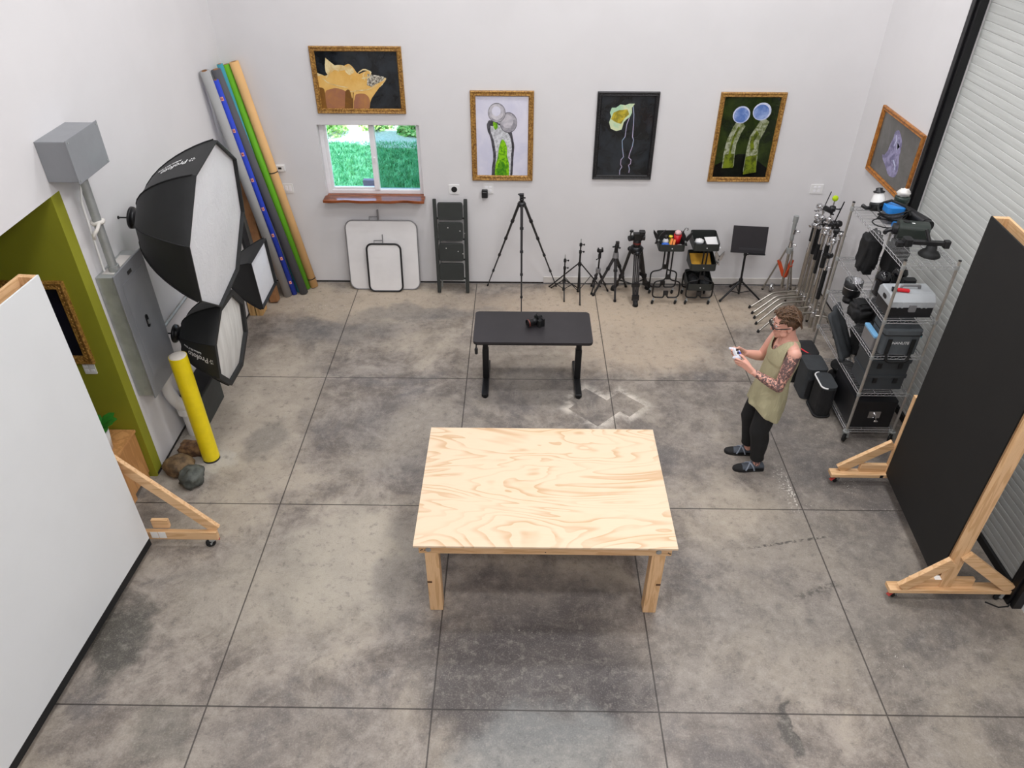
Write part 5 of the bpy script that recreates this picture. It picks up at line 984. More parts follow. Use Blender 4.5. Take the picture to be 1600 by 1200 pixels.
b = MB(); b.cyl(ax_ + V((-0.02, 0, 0.80)), ax_ + V((-0.03, 0, 1.04)), 0.024, n=12); b.cyl(ax_ + V((-0.03, 0, 1.04)), ax_ + V((-0.03, 0, 1.12)), 0.032, n=12); b.build('receiver', m_galv, t)
for z in (0.74, 0.92):
    b = MB(); b.cyl(ax_ + V((-0.015, 0, z - 0.03)), ax_ + V((-0.015, 0, z + 0.03)), 0.028, n=12); knob(b, ax_ + V((0, 0, z)), (1, -0.4, 0)); b.build('collar', m_chrome, t)
m_ost = mat('orange_cloth_tape', 'c4491c', 0.75, var=0.15)
b = MB(); b.cyl(ax_ + V((-0.01, 0, 0.63)), ax_ + V((-0.015, 0, 0.70)), 0.04, n=14); b.build('leg_hub', m_galv, t)
for f in ((3.19, 8.70), (3.405, 8.40), (3.56, 8.71)):
    p, q = ax_ + V((-0.01, 0, 0.67)), V((f[0], f[1], 0.02)); d = q - p; d.z = 0; d.normalize(); p = p + d * 0.045; b = MB(); b.tube([p, q], 0.0115, 8); l = b.build('leg', m_steel, t); b = MB(); b.tube([q, q + V((0, 0, -0.015))], 0.014, 8); b.build('rubber_foot', m_rubber, l)
    e = p.lerp(q, 0.36); b = MB(); b.bar(e + V((0, 0, 0.05)), ax_ + V((0, 0, 0.30)) + d * 0.015, 0.045, 0.02, d); b.build('leg_brace', m_ost, t)
for x, y in ((3.29, 8.665), (3.495, 8.655)):
    b = MB(); b.lathe([(0.035, -0.02), (0.055, -0.018), (0.058, 0), (0.055, 0.018), (0.035, 0.02), (0.03, 0.0), (0.035, -0.02)], (x, y, 0.058), 20, (0.75, -0.6, 0)); tag(b.build('caster_wheel', m_chrome, base=(x, y, 0)), 'loose chrome caster wheel on floor, ' + ('left one, beside the orange taped leg' if x < 3.4 else 'right one, behind the orange taped stand'), 'wheel', 'loose caster wheels by the chrome stand')

# ------------------------------------------------------------------ chrome wire shelf
SX0, SX1, SY0, SY1 = 3.205, 3.655, 5.655, 6.87
TZ = (0.155, 0.60, 1.02, 1.40, 1.935)
t = thing('wire_shelf', 'five tier chrome wire shelf on casters by the roller shutter', 'shelf', ((SX0 + SX1) / 2, (SY0 + SY1) / 2, 0))
for x in (SX0, SX1):
    for y in (SY0, SY1):
        b = MB(); zz = 0.14; pts = [(0.0127, 0)]
        b.cyl((x, y, 0.115), (x, y, 1.98), 0.0127, n=12)
        for k in range(int(1.82 / 0.0254 / 2)): b.lathe([(0.0128, 0), (0.0134, 0.002), (0.0128, 0.004)], (x, y, 0.15 + k * 0.0508), 10)
        b.build('post', m_post, t)
        b = MB(); b.lathe([(0.0135, 0), (0.0135, 0.008), (0, 0.012)], (x, y, 1.98), 12); b.build('post_cap', m_rubber, t)
        caster(t, (x, y, 0.135), 3.9 if y < 6 else 4.2, 0.055, lever=False)
for z in TZ:
    b = MB(); r = 0.0032
    for dz in (0, -0.032):
        for a, c in (((SX0, SY0), (SX1, SY0)), ((SX1, SY0), (SX1, SY1)), ((SX1, SY1), (SX0, SY1)), ((SX0, SY1), (SX0, SY0))): b.tube([(a[0], a[1], z + dz), (c[0], c[1], z + dz)], r, 6)
    for a, c in (((SX0, SY0), (SX1, SY0)), ((SX1, SY0), (SX1, SY1)), ((SX1, SY1), (SX0, SY1)), ((SX0, SY1), (SX0, SY0))):
        L = math.hypot(c[0] - a[0], c[1] - a[1]); n = int(L / 0.032); b.tube([(a[0] + (c[0] - a[0]) * i / n, a[1] + (c[1] - a[1]) * i / n, z - (0.032 if i % 2 else 0)) for i in range(n + 1)], 0.0024, 5)
    n = 48
    for i in range(1, n): y = SY0 + (SY1 - SY0) * i / n; b.tube([(SX0, y, z + 0.003), (SX1, y, z + 0.003)], 0.0019, 5, caps=False)
    for x in (SX0 + 0.15, SX0 + 0.30): b.tube([(x, SY0, z - 0.003), (x, SY1, z - 0.003)], 0.003, 5, caps=False)
    b.build('wire_deck', m_wire, t)
    for x in (SX0, SX1):
        for y in (SY0, SY1): b = MB(); b.cyl((x, y, z - 0.036), (x, y, z + 0.004), 0.0175, n=12); b.build('corner_sleeve', m_galv, t)
ZT = [z + 0.006 for z in TZ]
# top tier
z = ZT[4]
t = thing('studio_light', 'black strobe light with white dome and black cap, rear of top shelf', 'light', (3.38, 6.74, z))
M = frame((3.38, 6.74, z + 0.05), (1, 0.3, 0), (-0.15, 0.25, 1)); b = MB(); b.M = M; b.lathe([(0, -0.03), (0.07, -0.03), (0.075, 0.03), (0.068, 0.05), (0, 0.05)], (0, 0, 0), 20); b.build('lamp_body', m_black, t)
b = MB(); b.M = M; b.lathe([(0.066, 0.05), (0.06, 0.075), (0.045, 0.12), (0.038, 0.14), (0, 0.14)], (0, 0, 0), 20); b.build('dome', m_plate, t)
b = MB(); b.M = M; b.lathe([(0.05, 0.136), (0.052, 0.146), (0.03, 0.155), (0.03, 0.175), (0, 0.18)], (0, 0, 0), 18); b.build('cap', m_black, t)
b = MB(); b.tube([(3.30, 6.72, z + 0.05), (3.25, 6.69, z + 0.06), (3.225, 6.73, z + 0.07)], 0.018, 8); b.build('mount_arm', m_black, t)
t = thing('power_unit', 'blue and grey ribbed power unit wrapped in black cable on top shelf', 'power unit', (3.43, 6.52, z))
m_bl2 = mat('sky_blue_plastic', '2f86d8', 0.35); m_rib = mat('ribbed_grey', '75757a', 0.5)
b = MB(); b.rbox(3.35, 3.51, 6.46, 6.60, z, z + 0.10, 0.03); b.build('housing', m_rib, t, bevel=0.01)
b = MB(); b.rbox(3.345, 3.515, 6.455, 6.605, z + 0.1005, z + 0.155, 0.04, 5); b.build('top_cover', m_bl2, t, bevel=0.018, seg=3)
for k in range(5): b = MB(); b.box(3.365 + k * 0.03, 3.377 + k * 0.03, 6.453, 6.4595, z + 0.01, z + 0.095); b.build('rib', m_gtube, t)
b = MB(); b.rbox(3.40, 3.455, 6.395, 6.445, z, z + 0.05, 0.012); b.build('plug', m_bl2, t, bevel=0.008)
b = MB()
for k in range(5): b.tube([(3.43 + (0.115 + 0.006 * k) * math.cos(a * PI / 10), 6.53 + (0.105 + 0.004 * k) * math.sin(a * PI / 10), z + 0.03 + 0.022 * k + 0.02 * math.sin(a * 0.6 + k)) for a in range(20)], 0.007, 6, closed=True)
b.tube([(3.35, 6.60, z + 0.15), (3.40, 6.56, z + 0.19), (3.50, 6.48, z + 0.17), (3.55, 6.44, z + 0.1)], 0.013, 8); b.tube(arc([(3.32, 6.50, z + 0.05), (3.24, 6.50, z + 0.02), (3.23, 6.40, z + 0.02), (3.33, 6.33, z + 0.02), (3.40, 6.36, z + 0.02)], 0.06), 0.006, 6); b.build('power_cable', m_rubber, t)
t = thing('canister', 'dark green canister with crumpled white plastic on top, rear of top shelf', 'canister', (3.585, 6.74, z))
b = MB(); b.lathe([(0, 0), (0.055, 0), (0.058, 0.10), (0.066, 0.11), (0.068, 0.15), (0.06, 0.16), (0, 0.16)], (3.585, 6.74, z), 20); b.build('canister_body', mat('dark_green_plastic', '2a3833', 0.4), t)
b = MB(); b.lumpy((3.585, 6.74, z + 0.19), (0.058, 0.05, 0.04), 0.45, 4, 18, 12, 3); b.build('crumpled_plastic', mat('crumpled_white', 'e2dfda', 0.5), t)
t = thing('lamp_tube', 'black cylindrical lamp head lying at right edge of top shelf', 'light', (3.60, 6.50, z))
b = MB(); b.M = frame((3.565, 6.60, z + 0.065), (0.28, -1, 0), (0, 0, 1)); b.rbox(0, 0.30, -0.05, 0.05, -0.055, 0.055, 0.03, 5, 'X'); b.build('lamp_body', m_black, t, bevel=0.006)
b = MB(); b.M = frame((3.565, 6.60, z + 0.065), (0.28, -1, 0), (0, 0, 1)); b.cyl((0.3, 0, 0), (0.34, 0, 0), 0.052, n=18); b.build('lamp_ring', m_rubber, t)
t = thing('studio_light', 'large dark green grey lamp housing with rounded end on top shelf', 'light', (3.49, 6.15, z))
M = frame((3.44, 6.18, z + 0.075), (1, -0.25, 0), (0, 0, 1)); b = MB(); b.M = M; b.rbox(-0.10, 0.15, -0.08, 0.08, -0.073, 0.073, 0.05, 6, 'X'); b.build('lamp_body', mat('dark_olive_plastic', '2b322e', 0.35), t, bevel=0.012)
b = MB(); b.M = M; b.cyl((-0.10, 0, 0), (-0.135, 0, 0), 0.05, n=16); b.tube([(-0.13, 0.03, -0.02), (-0.17, 0.03, -0.04), (-0.19, 0, -0.05)], 0.02, 8); b.build('lamp_mount', m_black, t)
b = MB(); b.M = M; b.cyl((-0.04, 0, 0.073), (-0.04, 0, 0.079), 0.03, n=16); b.build('cover_disc', m_rubber, t)
b = MB(); b.M = M; b.box(0.0, 0.025, -0.03, -0.012, 0.0735, 0.0745); b.build('sticker', m_plate, t)
t = thing('suction_mount', 'black suction cup mount with long arm at front of top shelf', 'suction mount', (3.47, 5.86, z))
b = MB(); b.lathe([(0.0, 0.0), (0.088, 0.0), (0.09, 0.008), (0.07, 0.035), (0.045, 0.05), (0.042, 0.085), (0, 0.09)], (3.49, 5.84, z), 26); b.build('suction_cup', m_rubber, t)
b = MB(); b.M = frame((3.47, 5.86, z + 0.105), (0.95, -0.1, 0.0), (0, 0, 1)); b.rbox(-0.17, 0.13, -0.022, 0.022, -0.015, 0.015, 0.012); b.build('arm', m_black, t, bevel=0.004)
b = MB(); b.tube([(3.47, 5.87, z + 0.115), (3.44, 5.92, z + 0.20)], 0.016, 10); b.build('handle', m_black, t)
b = MB(); b.rbox(3.585, 3.635, 5.82, 5.87, z + 0.07, z + 0.13, 0.01); b.build('arm_clamp', m_black, t, bevel=0.004)
b = MB(); b.rbox(3.26, 3.33, 5.84, 5.93, z + 0.075, z + 0.135, 0.02); b.rbox(3.21, 3.27, 5.86, 5.92, z + 0.06, z + 0.10, 0.01); b.build('arm_clamp', m_black, t, bevel=0.004)
# second tier
z = ZT[3]
def bag(name, label, c, r, seed, m=m_cloth, cat='bag', straps=True, sq=0.55, amp=0.30):
    t = thing(name, label, cat, (c[0], c[1], c[2])); b = MB(); b.lumpy((c[0], c[1], c[2] + r[2]), r, amp, 2.8, 30, 22, seed, sq, -r[2] * 0.98); b.build('bag_body', m, t)
    if straps:
        b = MB(); b.tube(arc([(c[0] - r[0] * 0.5, c[1] - r[1] * 0.3, c[2] + r[2] * 1.85), (c[0] - r[0] * 0.4, c[1] - r[1] * 0.4, c[2] + r[2] * 2.2), (c[0] + r[0] * 0.4, c[1] - r[1] * 0.4, c[2] + r[2] * 2.2), (c[0] + r[0] * 0.5, c[1] - r[1] * 0.3, c[2] + r[2] * 1.85)], 0.04), 0.008, 6); b.build('carry_strap', m_rubber, t)
    return t
bag('soft_bag', 'tall lumpy black bag at rear left of second shelf', (3.34, 6.56, z), (0.08, 0.10, 0.20), 11)
bag('soft_bag', 'black drawstring bag leaning behind the strobe domes on second shelf', (3.545, 6.45, z), (0.085, 0.095, 0.19), 15)
def strobe(label, x, y, h, r):
    t = thing('studio_light', label, 'light', (x, y, z)); b = MB(); b.rbox(x - r * 0.8, x + r * 0.8, y - r * 0.8, y + r * 0.8, z, z + h, 0.03, 4); b.build('lamp_body', m_black, t, bevel=0.008)
    b = MB(); b.lathe([(r, h + 0.0005), (r * 1.05, h + 0.015), (r, h + 0.025), (r * 0.9, h + 0.045), (r * 0.55, h + 0.075), (0, h + 0.085)], (x, y, z), 24); b.build('glass_cover', mat('gloss_black', '0d0d10', 0.1), t)
    b = MB(); b.rbox(x - 0.02, x + 0.02, y - r * 0.8 - 0.008, y - r * 0.8, z + 0.03, z + 0.06, 0.004, 2, 'Y'); b.build('control_panel', m_gtube, t)
    b = MB(); b.tube([(x - r * 0.95, y, z + h * 0.9), (x - r * 1.05, y - 0.02, z + 0.05)], 0.01, 6); b.build('mount_yoke', m_gtube, t)
strobe('black strobe head with glossy dome, front left on second shelf', 3.325, 6.12, 0.15, 0.07)
strobe('black strobe head with glossy dome, front right on second shelf', 3.50, 6.20, 0.16, 0.07)
t = thing('toolbox', 'clear grey lidded toolbox with black base at front of second shelf', 'toolbox', (3.43, 5.83, z))
b = MB(); b.rbox(3.235, 3.625, 5.70, 5.98, z, z + 0.09, 0.02); b.build('toolbox_base', m_black, t, bevel=0.006)
m_clear = mat('frosted_grey_plastic', 'b3b7bb', 0.25, var=0.06)
b = MB(); b.prism([(5.70, z + 0.0905), (5.98, z + 0.0905), (5.98, z + 0.17), (5.94, z + 0.205), (5.76, z + 0.205), (5.70, z + 0.15)], (3.232, 0, 0), (0, 1, 0), (0, 0, 1), (0.396, 0, 0)); b.build('toolbox_lid', m_clear, t, bevel=0.012, seg=3)
b = MB(); b.rbox(3.40, 3.46, 5.685, 5.70, z + 0.06, z + 0.125, 0.006, 2, 'Y'); b.build('latch', m_gtube, t)
for k in (0.06, 0.10, 0.27, 0.31): b = MB(); b.box(3.235 + k, 3.250 + k, 5.697, 5.7, z + 0.092, z + 0.145); b.build('lid_rib', m_clear, t)
b = MB(); b.rbox(3.2295, 3.2315, 5.80, 5.87, z + 0.12, z + 0.16, 0.018, 4, 'X'); b.build('grip_hole', m_black, t)
b = MB(); b.tube(arc([(3.36, 5.85, z + 0.205), (3.36, 5.85, z + 0.235), (3.52, 5.85, z + 0.235), (3.52, 5.85, z + 0.205)], 0.02), 0.012, 8); b.build('handle', m_gtube, t)
t = thing('pliers', 'red handled tool lying on the grey toolbox lid', 'tool', (3.36, 5.80, z + 0.206))
b = MB(); b.bar((3.30, 5.80, z + 0.222), (3.40, 5.775, z + 0.222), 0.035, 0.026); b.build('handle', mat('bright_red_grip', 'd8202c', 0.45), t, bevel=0.008)
b = MB(); b.bar((3.26, 5.815, z + 0.22), (3.30, 5.80, z + 0.22), 0.05, 0.026); b.build('tool_head', m_black, t, bevel=0.004)
lay('battery', 'black battery block behind the red tool on second shelf', 'battery', m_black, lambda b: b.rbox(3.46, 3.57, 6.0, 6.07, z, z + 0.20, 0.015), (3.51, 6.03, z))
# third tier
z = ZT[2]
t = thing('reflector_lamp', 'black drum shaped lamp with silver dish, rear of third shelf', 'light', (3.325, 6.63, z))
b = MB(); b.lathe([(0, 0), (0.062, 0), (0.062, 0.04), (0.045, 0.05), (0.05, 0.07), (0.085, 0.085), (0.088, 0.24), (0.082, 0.242), (0.08, 0.20)], (3.325, 6.63, z), 28); b.build('lamp_body', m_black, t)
b = MB(); b.lathe([(0.0815, 0.241), (0.06, 0.195), (0.03, 0.17), (0, 0.165)], (3.325, 6.63, z), 26); b.build('silver_dish', mat('silver_dish', 'd9dadd', 0.25, 0.9), t)
b = MB(); b.lathe([(0.0883, 0.165), (0.0895, 0.167), (0.0895, 0.172), (0.0883, 0.174)], (3.325, 6.63, z), 28); b.build('trim_ring', m_chrome, t)
b = MB(); b.ball((3.325, 6.63, z + 0.185), (0.02, 0.02, 0.03)); b.build('flash_bulb', m_plate, t)
bag('soft_bag', 'rumpled black bag with loose straps at middle of third shelf', (3.31, 6.30, z), (0.10, 0.12, 0.085), 21, straps=True)
bag('soft_bag', 'dark black bag standing behind the grey kit bag on third shelf', (3.47, 6.22, z), (0.085, 0.11, 0.14), 25, straps=False)
lay('padlock', 'small grey U shaped clamp beside the drum lamp on third shelf', 'clamp', m_gtube, lambda b: b.tube(arc([(3.29, 6.47, z), (3.29, 6.47, z + 0.10), (3.36, 6.47, z + 0.10), (3.36, 6.47, z)], 0.03), 0.008, 8), (3.325, 6.47, z))
t = thing('kit_bag', 'grey lettered kit bag with black handles at front of third shelf', 'bag', (3.43, 5.80, z))
m_kit = mat('slate_grey_fabric', '51565a', 0.75, var=0.12, vs=12, bump=0.25, bs=220)
b = MB(); b.rbox(3.27, 3.60, 5.68, 5.95, z, z + 0.20, 0.03); b.build('bag_body', m_kit, t, bevel=0.015)
b = MB(); b.rbox(3.265, 3.605, 5.675, 5.955, z + 0.2005, z + 0.25, 0.035); b.build('bag_lid', m_kit, t, bevel=0.018)
b = MB(); b.tube([(x, y, z + 0.203) for x, y in rrect(3.262, 3.608, 5.672, 5.958, 0.035, 4)], 0.004, 6, closed=True); b.build('zip', m_rubber, t)
for x in (3.325, 3.535):
    b = MB(); b.box(x - 0.018, x + 0.018, 5.662, 5.668, z - 0.005, z + 0.17); b.build('handle_strap', m_rubber, t)
b = MB(); b.tube(arc([(3.325, 5.665, z + 0.02), (3.335, 5.645, z - 0.06), (3.525, 5.645, z - 0.06), (3.535, 5.665, z + 0.02)], 0.04), 0.014, 8); b.build('carry_handle', m_rubber, t)
b = MB(); b.text('NANLITE', (3.43, 5.676, z + 0.11), (1, 0, 0), (0, 0, 1), 0.038, 0.002, 'CENTER'); b.build('lettering', m_ink, t)
b = MB(); b.box(3.605, 3.612, 5.70, 5.73, z + 0.17, z + 0.20); b.build('zip_pull', mat('teal_tag', '27a7b5', 0.5), t)
t = thing('storage_bin', 'pale blue edged grey bin left of the grey kit bag on third shelf', 'bin', (3.235, 5.86, z))
b = MB(); b.rbox(3.215, 3.258, 5.74, 5.98, z, z + 0.13, 0.012); b.build('bin_body', m_gtube, t, bevel=0.004)
b = MB(); b.rbox(3.212, 3.26, 5.737, 5.983, z + 0.131, z + 0.15, 0.014); b.build('bin_rim', mat('pale_blue_plastic', '7fb6e0', 0.4), t)
# fourth tier
z = ZT[1]
m_crate = mat('graphite_plastic', '3a3e42', 0.5, var=0.1, vs=6)
def crate(label, x0, x1, y0, y1, z, h):
    t = thing('plastic_crate', label, 'crate', ((x0 + x1) / 2, (y0 + y1) / 2, z)); b = MB(); b.rbox(x0 + 0.01, x1 - 0.01, y0 + 0.01, y1 - 0.01, z, z + h - 0.03, 0.02); b.build('crate_body', m_crate, t, bevel=0.006)
    b = MB(); b.rbox(x0, x1, y0, y1, z + h - 0.0295, z + h - 0.001, 0.025); b.build('crate_lid', m_crate, t, bevel=0.006)
    for x in (x0 + 0.08, x1 - 0.12): b = MB(); b.box(x, x + 0.04, y0 + 0.002, y0 + 0.0095, z + h * 0.45, z + h - 0.03); b.build('crate_latch', m_black, t)
crate('graphite plastic crate, lower of two at front of fourth shelf', 3.235, 3.625, 5.70, 6.02, z, 0.165)
crate('graphite plastic crate, upper of two at front of fourth shelf', 3.235, 3.625, 5.70, 6.02, z + 0.166, 0.165)
t = thing('folded_backdrop', 'tall dark grey folded backdrop leaning out of the fourth shelf', 'backdrop', (3.30, 6.4, z))
b = MB(); rows = []
for i in range(13):
    g_ = i / 12; zz = z + 0.01 + 0.38 * g_; row = []
    for k in range(9): q = k / 8 - 0.5; row.append((3.285 - 0.125 * g_ + 0.012 * math.sin(k * 1.6 + g_ * 2) + q * 0.17, 6.22 + 0.30 * g_ + q * (0.16 + 0.10 * g_), zz + 0.03 * q * g_))
    rows += row
fs = [(i * 9 + k, i * 9 + k + 1, (i + 1) * 9 + k + 1, (i + 1) * 9 + k) for i in range(12) for k in range(8)]; b.add(rows, fs, True); o = b.build('fabric', m_dgrey, t); mo = o.modifiers.new('thick', 'SOLIDIFY'); mo.thickness = 0.03
bag('soft_bag', 'black soft bag behind the folded backdrop on fourth shelf', (3.47, 6.35, z), (0.12, 0.16, 0.14), 31, straps=False)
# bottom tier
z = ZT[0]
t = thing('hard_case', 'black hard case with silver latch on the bottom shelf', 'case', (3.43, 5.95, z))
b = MB(); b.rbox(3.23, 3.63, 5.685, 6.25, z, z + 0.26, 0.02); b.build('case_body', m_black, t, bevel=0.008)
b = MB(); b.rbox(3.228, 3.632, 5.683, 6.252, z + 0.261, z + 0.31, 0.02); b.build('case_lid', m_black, t, bevel=0.008)
b = MB(); b.rbox(3.375, 3.49, 5.676, 5.685, z + 0.12, z + 0.20, 0.006, 2, 'Y'); b.build('latch_plate', m_chrome, t)
b = MB(); b.cyl((3.435, 5.664, z + 0.165), (3.435, 5.676, z + 0.165), 0.016, n=12); b.bar((3.435, 5.66, z + 0.17), (3.455, 5.655, z + 0.105), 0.012, 0.008); b.ball((3.455, 5.653, z + 0.098), (0.024, 0.008, 0.012), 10, 6); b.build('latch_handle', m_chrome, t)
lay('cable_drum', 'black cable drum behind the hard case on the bottom shelf', 'cable drum', m_rubber, lambda b: b.lathe([(0.0, 0), (0.13, 0), (0.13, 0.02), (0.09, 0.03), (0.09, 0.12), (0.13, 0.13), (0.13, 0.15), (0, 0.15)], (3.43, 6.52, z), 24), (3.43, 6.52, z))
# bags on the floor, left of the shelf
t = thing('camera_case', 'black bag with red zip on floor, rearmost left of the shelf', 'bag', (3.08, 6.72, 0))
b = MB(); b.rbox(2.955, 3.20, 6.63, 6.90, 0.005, 0.38, 0.03); b.build('bag_body', m_cloth, t, bevel=0.02, seg=3)
b = MB(); b.tube([(2.985, 6.86, 0.382), (3.0, 6.76, 0.384), (3.05, 6.68, 0.382), (3.10, 6.632, 0.37), (3.13, 6.624, 0.30)], 0.008, 6); b.tube([(2.952, 6.80, 0.22), (2.950, 6.77, 0.24), (2.952, 6.74, 0.21)], 0.005, 6); b.build('red_zip', mat('red_zip', 'd81f30', 0.5), t)
t = thing('equipment_bag', 'dark grey flat lidded bag on floor, left of the white edged one', 'bag', (3.04, 6.42, 0))
b = MB(); b.rbox(2.985, 3.20, 6.33, 6.61, 0.005, 0.35, 0.04); b.build('bag_body', m_dgrey, t, bevel=0.02, seg=3)
b = MB(); b.rbox(2.98, 3.20, 6.325, 6.615, 0.3505, 0.385, 0.045); b.build('bag_lid', m_dgrey, t, bevel=0.014, seg=3)
b = MB(); b.rbox(3.01, 3.17, 6.312, 6.3295, 0.04, 0.26, 0.03, 4, 'Y'); b.build('front_pocket', m_cloth, t, bevel=0.006)
t = thing('camera_case', 'black bag with white edged lid on floor beside the shelf', 'bag', (3.08, 6.15, 0))
b = MB(); b.rbox(3.045, 3.20, 6.03, 6.30, 0.004, 0.34, 0.05); b.build('bag_body', m_cloth, t, bevel=0.02, seg=3)
b = MB(); b.rbox(3.04, 3.20, 6.025, 6.305, 0.3405, 0.375, 0.055); b.build('bag_lid', m_dgrey, t, bevel=0.012)
b = MB(); b.tube([(x, y, 0.37) for x, y in rrect(3.036, 3.20, 6.021, 6.309, 0.055, 5)][12:] , 0.008, 6); b.build('white_edge', m_plate, t)
b = MB(); b.tube([(x, y, 0.012) for x, y in rrect(3.035, 3.20, 6.02, 6.31, 0.055, 5)], 0.011, 6, closed=True); b.build('base_rim', m_rubber, t)
# ------------------------------------------------------------------ the person, standing and looking down at a handheld controller
PX, PY = 2.22, 5.35
def W(f, l, z): return V((PX - f, PY - l, z))          # f forward (towards -X), l to the person's left (towards -Y)
def skin_material():
    g = NG('tattooed_skin'); t = g.n('TexCoord'); c = t.outputs['Object']; sp = g.n('SeparateXYZ'); g.set(sp.inputs[0], c); x, y, z = sp.outputs
    col = g.mix(g.noise(c, 14, 4), lin('e2ad9a'), lin('d39a88'))
    n = g.noise(c, 26, 3, 0.5, 1.6); n2 = g.noise(c, 60, 3, 0.5, 0.8)
    ink = g.math('MAXIMUM', g.ramp(g.math('ABSOLUTE', g.math('SUBTRACT', n, 0.5)), 0.07, 0.03), g.math('MULTIPLY', g.ramp(n, 0.47, 0.51), g.ramp(n2, 0.40, 0.5)))
    big = g.math('MULTIPLY', g.ramp(g.noise(c, 15, 4, 0.6, 1.0), 0.50, 0.53), g.ramp(z, 1.17, 1.22)); ink = g.math('MAXIMUM', ink, big)
    arm = g.math('MULTIPLY', g.math('MULTIPLY', g.math('LESS_THAN', y, -0.135), g.math('GREATER_THAN', x, -0.215)), g.ramp(g.math('MULTIPLY_ADD', g.noise(c, 18, 3), 0.10, z), 1.415, 1.395))
    dx, dy, dz = g.math('ADD', x, 0.085), g.math('ADD', y, 0.015), g.math('SUBTRACT', z, 1.325)
    d = g.math('SQRT', g.math('ADD', g.math('ADD', g.math('MULTIPLY', dy, dy), g.math('MULTIPLY', dz, dz)), g.math('MULTIPLY', dx, dx)))
    chest = g.math('MULTIPLY', g.ramp(d, 0.062, 0.05), g.ramp(n2, 0.36, 0.46))
    k = g.math('MULTIPLY', g.math('MAXIMUM', g.math('MULTIPLY', arm, ink), chest), 0.85); col = g.mix(k, col, lin('30323d'))
    lips = g.math('LESS_THAN', z, -5.0); g.b.inputs['Subsurface Weight'].default_value = 0.08; g.b.inputs['Subsurface Radius'].default_value = (0.01, 0.004, 0.002)
    return g.out(col, 0.5)
m_skin = skin_material()
per = thing('person', 'person in olive tank top and black trousers holding a controller', 'person', (PX, PY, 0))
HC = V((PX + 0.002, PY - 0.0, 1.542)); TILT = math.radians(9); HS = 1.07
def Hd(f, l, z):
    f, l, z = f * HS, l * HS, z * HS; f2 = f * math.cos(TILT) + z * math.sin(TILT); z2 = -f * math.sin(TILT) + z * math.cos(TILT); return HC + V((-f2, -l, z2))
b = MB()
def eb(c, r, R=None, n=18, m=12):
    """ellipsoid with radii along f, l, z; R maps local to world"""
    vs = []; fs = []
    for i in range(m + 1):
        t_ = PI * i / m
        for k in range(n): a = 2 * PI * k / n; q = (c[0] + r[0] * math.sin(t_) * math.cos(a), c[1] + r[1] * math.sin(t_) * math.sin(a), c[2] - r[2] * math.cos(t_)); vs.append(R(*q))
    for i in range(m):
        for k in range(n): fs.append((i * n + k, (i + 1) * n + k, (i + 1) * n + (k + 1) % n, i * n + (k + 1) % n))
    b.add(vs, fs, True)
# head
eb((-0.008, 0, 0.028), (0.098, 0.076, 0.092), Hd); eb((0.022, 0, -0.035), (0.064, 0.060, 0.075), Hd); eb((0.040, 0, -0.070), (0.044, 0.044, 0.040), Hd); eb((0.066, 0, -0.095), (0.020, 0.024, 0.018), Hd)
for s in (-1, 1):
    eb((0.060, 0.040 * s, -0.012), (0.024, 0.022, 0.022), Hd); eb((0.072, 0.032 * s, 0.03), (0.018, 0.03, 0.010), Hd); eb((-0.012, 0.078 * s, 0.0), (0.020, 0.010, 0.032), Hd); eb((-0.004, 0.076 * s, -0.022), (0.012, 0.010, 0.014), Hd)
    eb((0.020, 0.046 * s, -0.062), (0.034, 0.014, 0.030), Hd); eb((0.094, 0.010 * s, -0.026), (0.012, 0.009, 0.008), Hd)
b.tube([Hd(0.082, 0, 0.022), Hd(0.098, 0, -0.004), Hd(0.108, 0, -0.022)], [0.008, 0.010, 0.012], 10); eb((0.108, 0, -0.024), (0.011, 0.011, 0.010), Hd)
eb((0.084, 0, -0.052), (0.012, 0.024, 0.007), Hd); eb((0.082, 0, -0.064), (0.013, 0.020, 0.008), Hd)
# neck, torso under the shirt
b.tube([Hd(-0.03, 0, -0.02), Hd(-0.025, 0, -0.07), W(-0.05, 0, 1.425), W(-0.06, 0, 1.37)], [0.054, 0.058, 0.064, 0.085], 16)
def loft(rings, n=24, cap=True):
    vs = []; fs = []
    for f, l, z, rf, rl in rings:
        for k in range(n): a = 2 * PI * k / n; vs.append(W(f + rf * math.cos(a), l + rl * math.sin(a), z))
    for i in range(len(rings) - 1):
        for k in range(n): fs.append((i * n + k, (i + 1) * n + k, (i + 1) * n + (k + 1) % n, i * n + (k + 1) % n))
    if cap: fs += [tuple(range(n)), tuple(range((len(rings) - 1) * n, len(rings) * n))[::-1]]
    b.add(vs, fs, True)
loft([(-0.02, 0, 0.86, 0.095, 0.145), (-0.025, 0, 0.98, 0.095, 0.135), (-0.035, 0, 1.10, 0.098, 0.135), (-0.05, 0, 1.22, 0.108, 0.150), (-0.058, 0, 1.31, 0.100, 0.155), (-0.062, 0, 1.37, 0.075, 0.140), (-0.06, 0, 1.415, 0.05, 0.085)])
SHO = {1: W(-0.062, 0.185, 1.355), -1: W(-0.055, -0.185, 1.36)}
ELB = {1: W(0.02, 0.235, 1.055), -1: W(0.055, -0.225, 1.065)}
WRI = {1: W(0.235, 0.145, 1.155), -1: W(0.235, -0.140, 1.155)}
